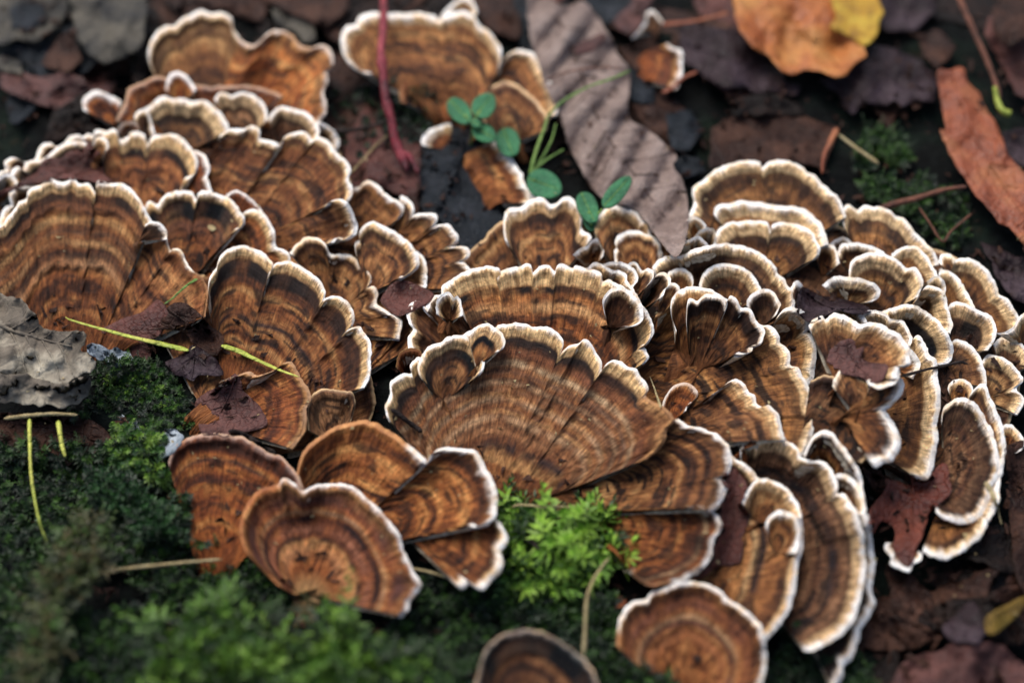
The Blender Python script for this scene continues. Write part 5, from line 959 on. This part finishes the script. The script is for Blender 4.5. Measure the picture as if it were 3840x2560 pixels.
# --- crumbs on the caps
Rc = np.random.RandomState(5); V = []; F = []
for k in range(420):
    c = np.array([[Rc.uniform(0, 3840), Rc.uniform(500, 2300)]]); h = hm_get(c)[0]
    if h < 2: continue
    p = place(c, (h + 0.1) * MM)[0]; r = Rc.uniform(.12, .38) * MM; q = Rc.normal(0, 1, (5, 3)) * r * [1, 1, .5] + p; b0 = len(V) * 5
    V.append(q); F += [(b0, b0 + 1, b0 + 2), (b0, b0 + 2, b0 + 3), (b0 + 1, b0 + 3, b0 + 4), (b0, b0 + 4, b0 + 1), (b0 + 2, b0 + 4, b0 + 3)]
cr = mesh_obj('debris', np.vstack(V), F, LM['straw'], smooth=False); cr['kind'] = 'stuff'; cr['label'] = 'fine dry crumbs scattered over the brackets'
Rs = np.random.RandomState(8); VS = []; FS = []
for k in range(3600):
    c = np.array([[Rs.uniform(-60, 3900), Rs.uniform(-60, 2620)]]); h = hm_get(c)[0]
    if h > 2.5: continue
    p = place(c, (max(h, -3.6) + 0.2) * MM)[0]; r = Rs.uniform(.3, 1.5) * MM; a = Rs.uniform(0, 3.14)
    q = Rs.normal(0, 1, (6, 3)) * r * [1, .45, .3]; q = np.stack([q[:, 0] * math.cos(a) - q[:, 1] * math.sin(a), q[:, 0] * math.sin(a) + q[:, 1] * math.cos(a), q[:, 2]], 1) + p; b0 = len(VS) * 6
    VS.append(q); FS += [(b0, b0 + 1, b0 + 2), (b0, b0 + 2, b0 + 3), (b0 + 1, b0 + 3, b0 + 4), (b0, b0 + 4, b0 + 1), (b0 + 2, b0 + 4, b0 + 3), (b0 + 5, b0 + 1, b0 + 4), (b0 + 5, b0 + 2, b0)]
cr = mesh_obj('debris', np.vstack(VS), FS, LM['brown'], smooth=False); cr['kind'] = 'stuff'; cr['label'] = 'dark bark crumbs and soil bits on the ground'
# --- a small gnat on the white edge
c = P('I 1292,285')[0]; zf = hm_get(c[None])[0] + 1.2
o = place(c[None], zf * MM)[0]; fly = tag(empty('gnat', o), 'tiny dark gnat resting on a white bracket edge at lower right', 'insect')
def flytube(nm, dx, dz, r, mat='darkbark', fl=1.0):
    p = c + np.array(dx, float); v, f = tube_mesh(p, zf + np.array(dz, float), r, 7, fl); mesh_obj(nm, v, f, LM[mat], fly, origin=o)
flytube('abdomen', [(-2, -6), (0, -3), (3, 3), (5, 9)], [.2, .3, .2, 0], [1, 4, 4.5, 1])
flytube('head', [(-5, -12), (-4, -9), (-2, -6)], [.1, .3, .2], [1, 3.2, 1.5])
for sx in (-1, 1):
    flytube('wing', [(0, -3), (4 + 5 * sx, 4), (6 + 5 * sx, 14)], [.5, .7, .4], [1, 4.5, 1.5], 'mottled', .1)
    for q in (-1, 0, 1): flytube('leg', [(0, -3 + q), (9 * sx, -6 + 5 * q), (17 * sx, -2 + 9 * q)], [.2, .8, -.9], [.8, .6, .4])
# --- the same litter carries on all round, beyond the part the lens sees
Ro = np.random.RandomState(31); VL = []; FL = []; nvl = 0
for k in range(2600):
    x, y = Ro.uniform(-.75, .75), Ro.uniform(-.6, .9)
    if -.19 < x < .19 and -.13 < y < .20: continue
    h = float(ground_h(np.array([x]), np.array([y]))[0]) + Ro.uniform(.001, .005); a = Ro.uniform(0, 6.28); L = Ro.uniform(.012, .03); Wd = L * Ro.uniform(.35, .6)
    t = np.linspace(-1, 1, 7); w_ = Wd * (1 - np.abs(t) ** 1.8) * Ro.uniform(.8, 1.2, 7); cu = Ro.uniform(-.3, .5)
    rows_ = np.stack([np.stack([L * t, s_ * w_, L * cu * t ** 2 + abs(s_) * w_ * .25 + Ro.normal(0, .0006, 7)], 1) for s_ in (-1, -.35, .35, 1)])
    q = rows_.reshape(-1, 3); q = np.stack([q[:, 0] * math.cos(a) - q[:, 1] * math.sin(a) + x, q[:, 0] * math.sin(a) + q[:, 1] * math.cos(a) + y, q[:, 2] + h], 1)
    VL.append(q); FL.append(grid_faces(7, 4, off=nvl)); nvl += 28
ob = mesh_obj('leaf_litter', np.vstack(VL), np.concatenate(FL), LM['brown']); ob['kind'] = 'stuff'; ob['label'] = 'dead brown leaves covering the forest floor all round the log'
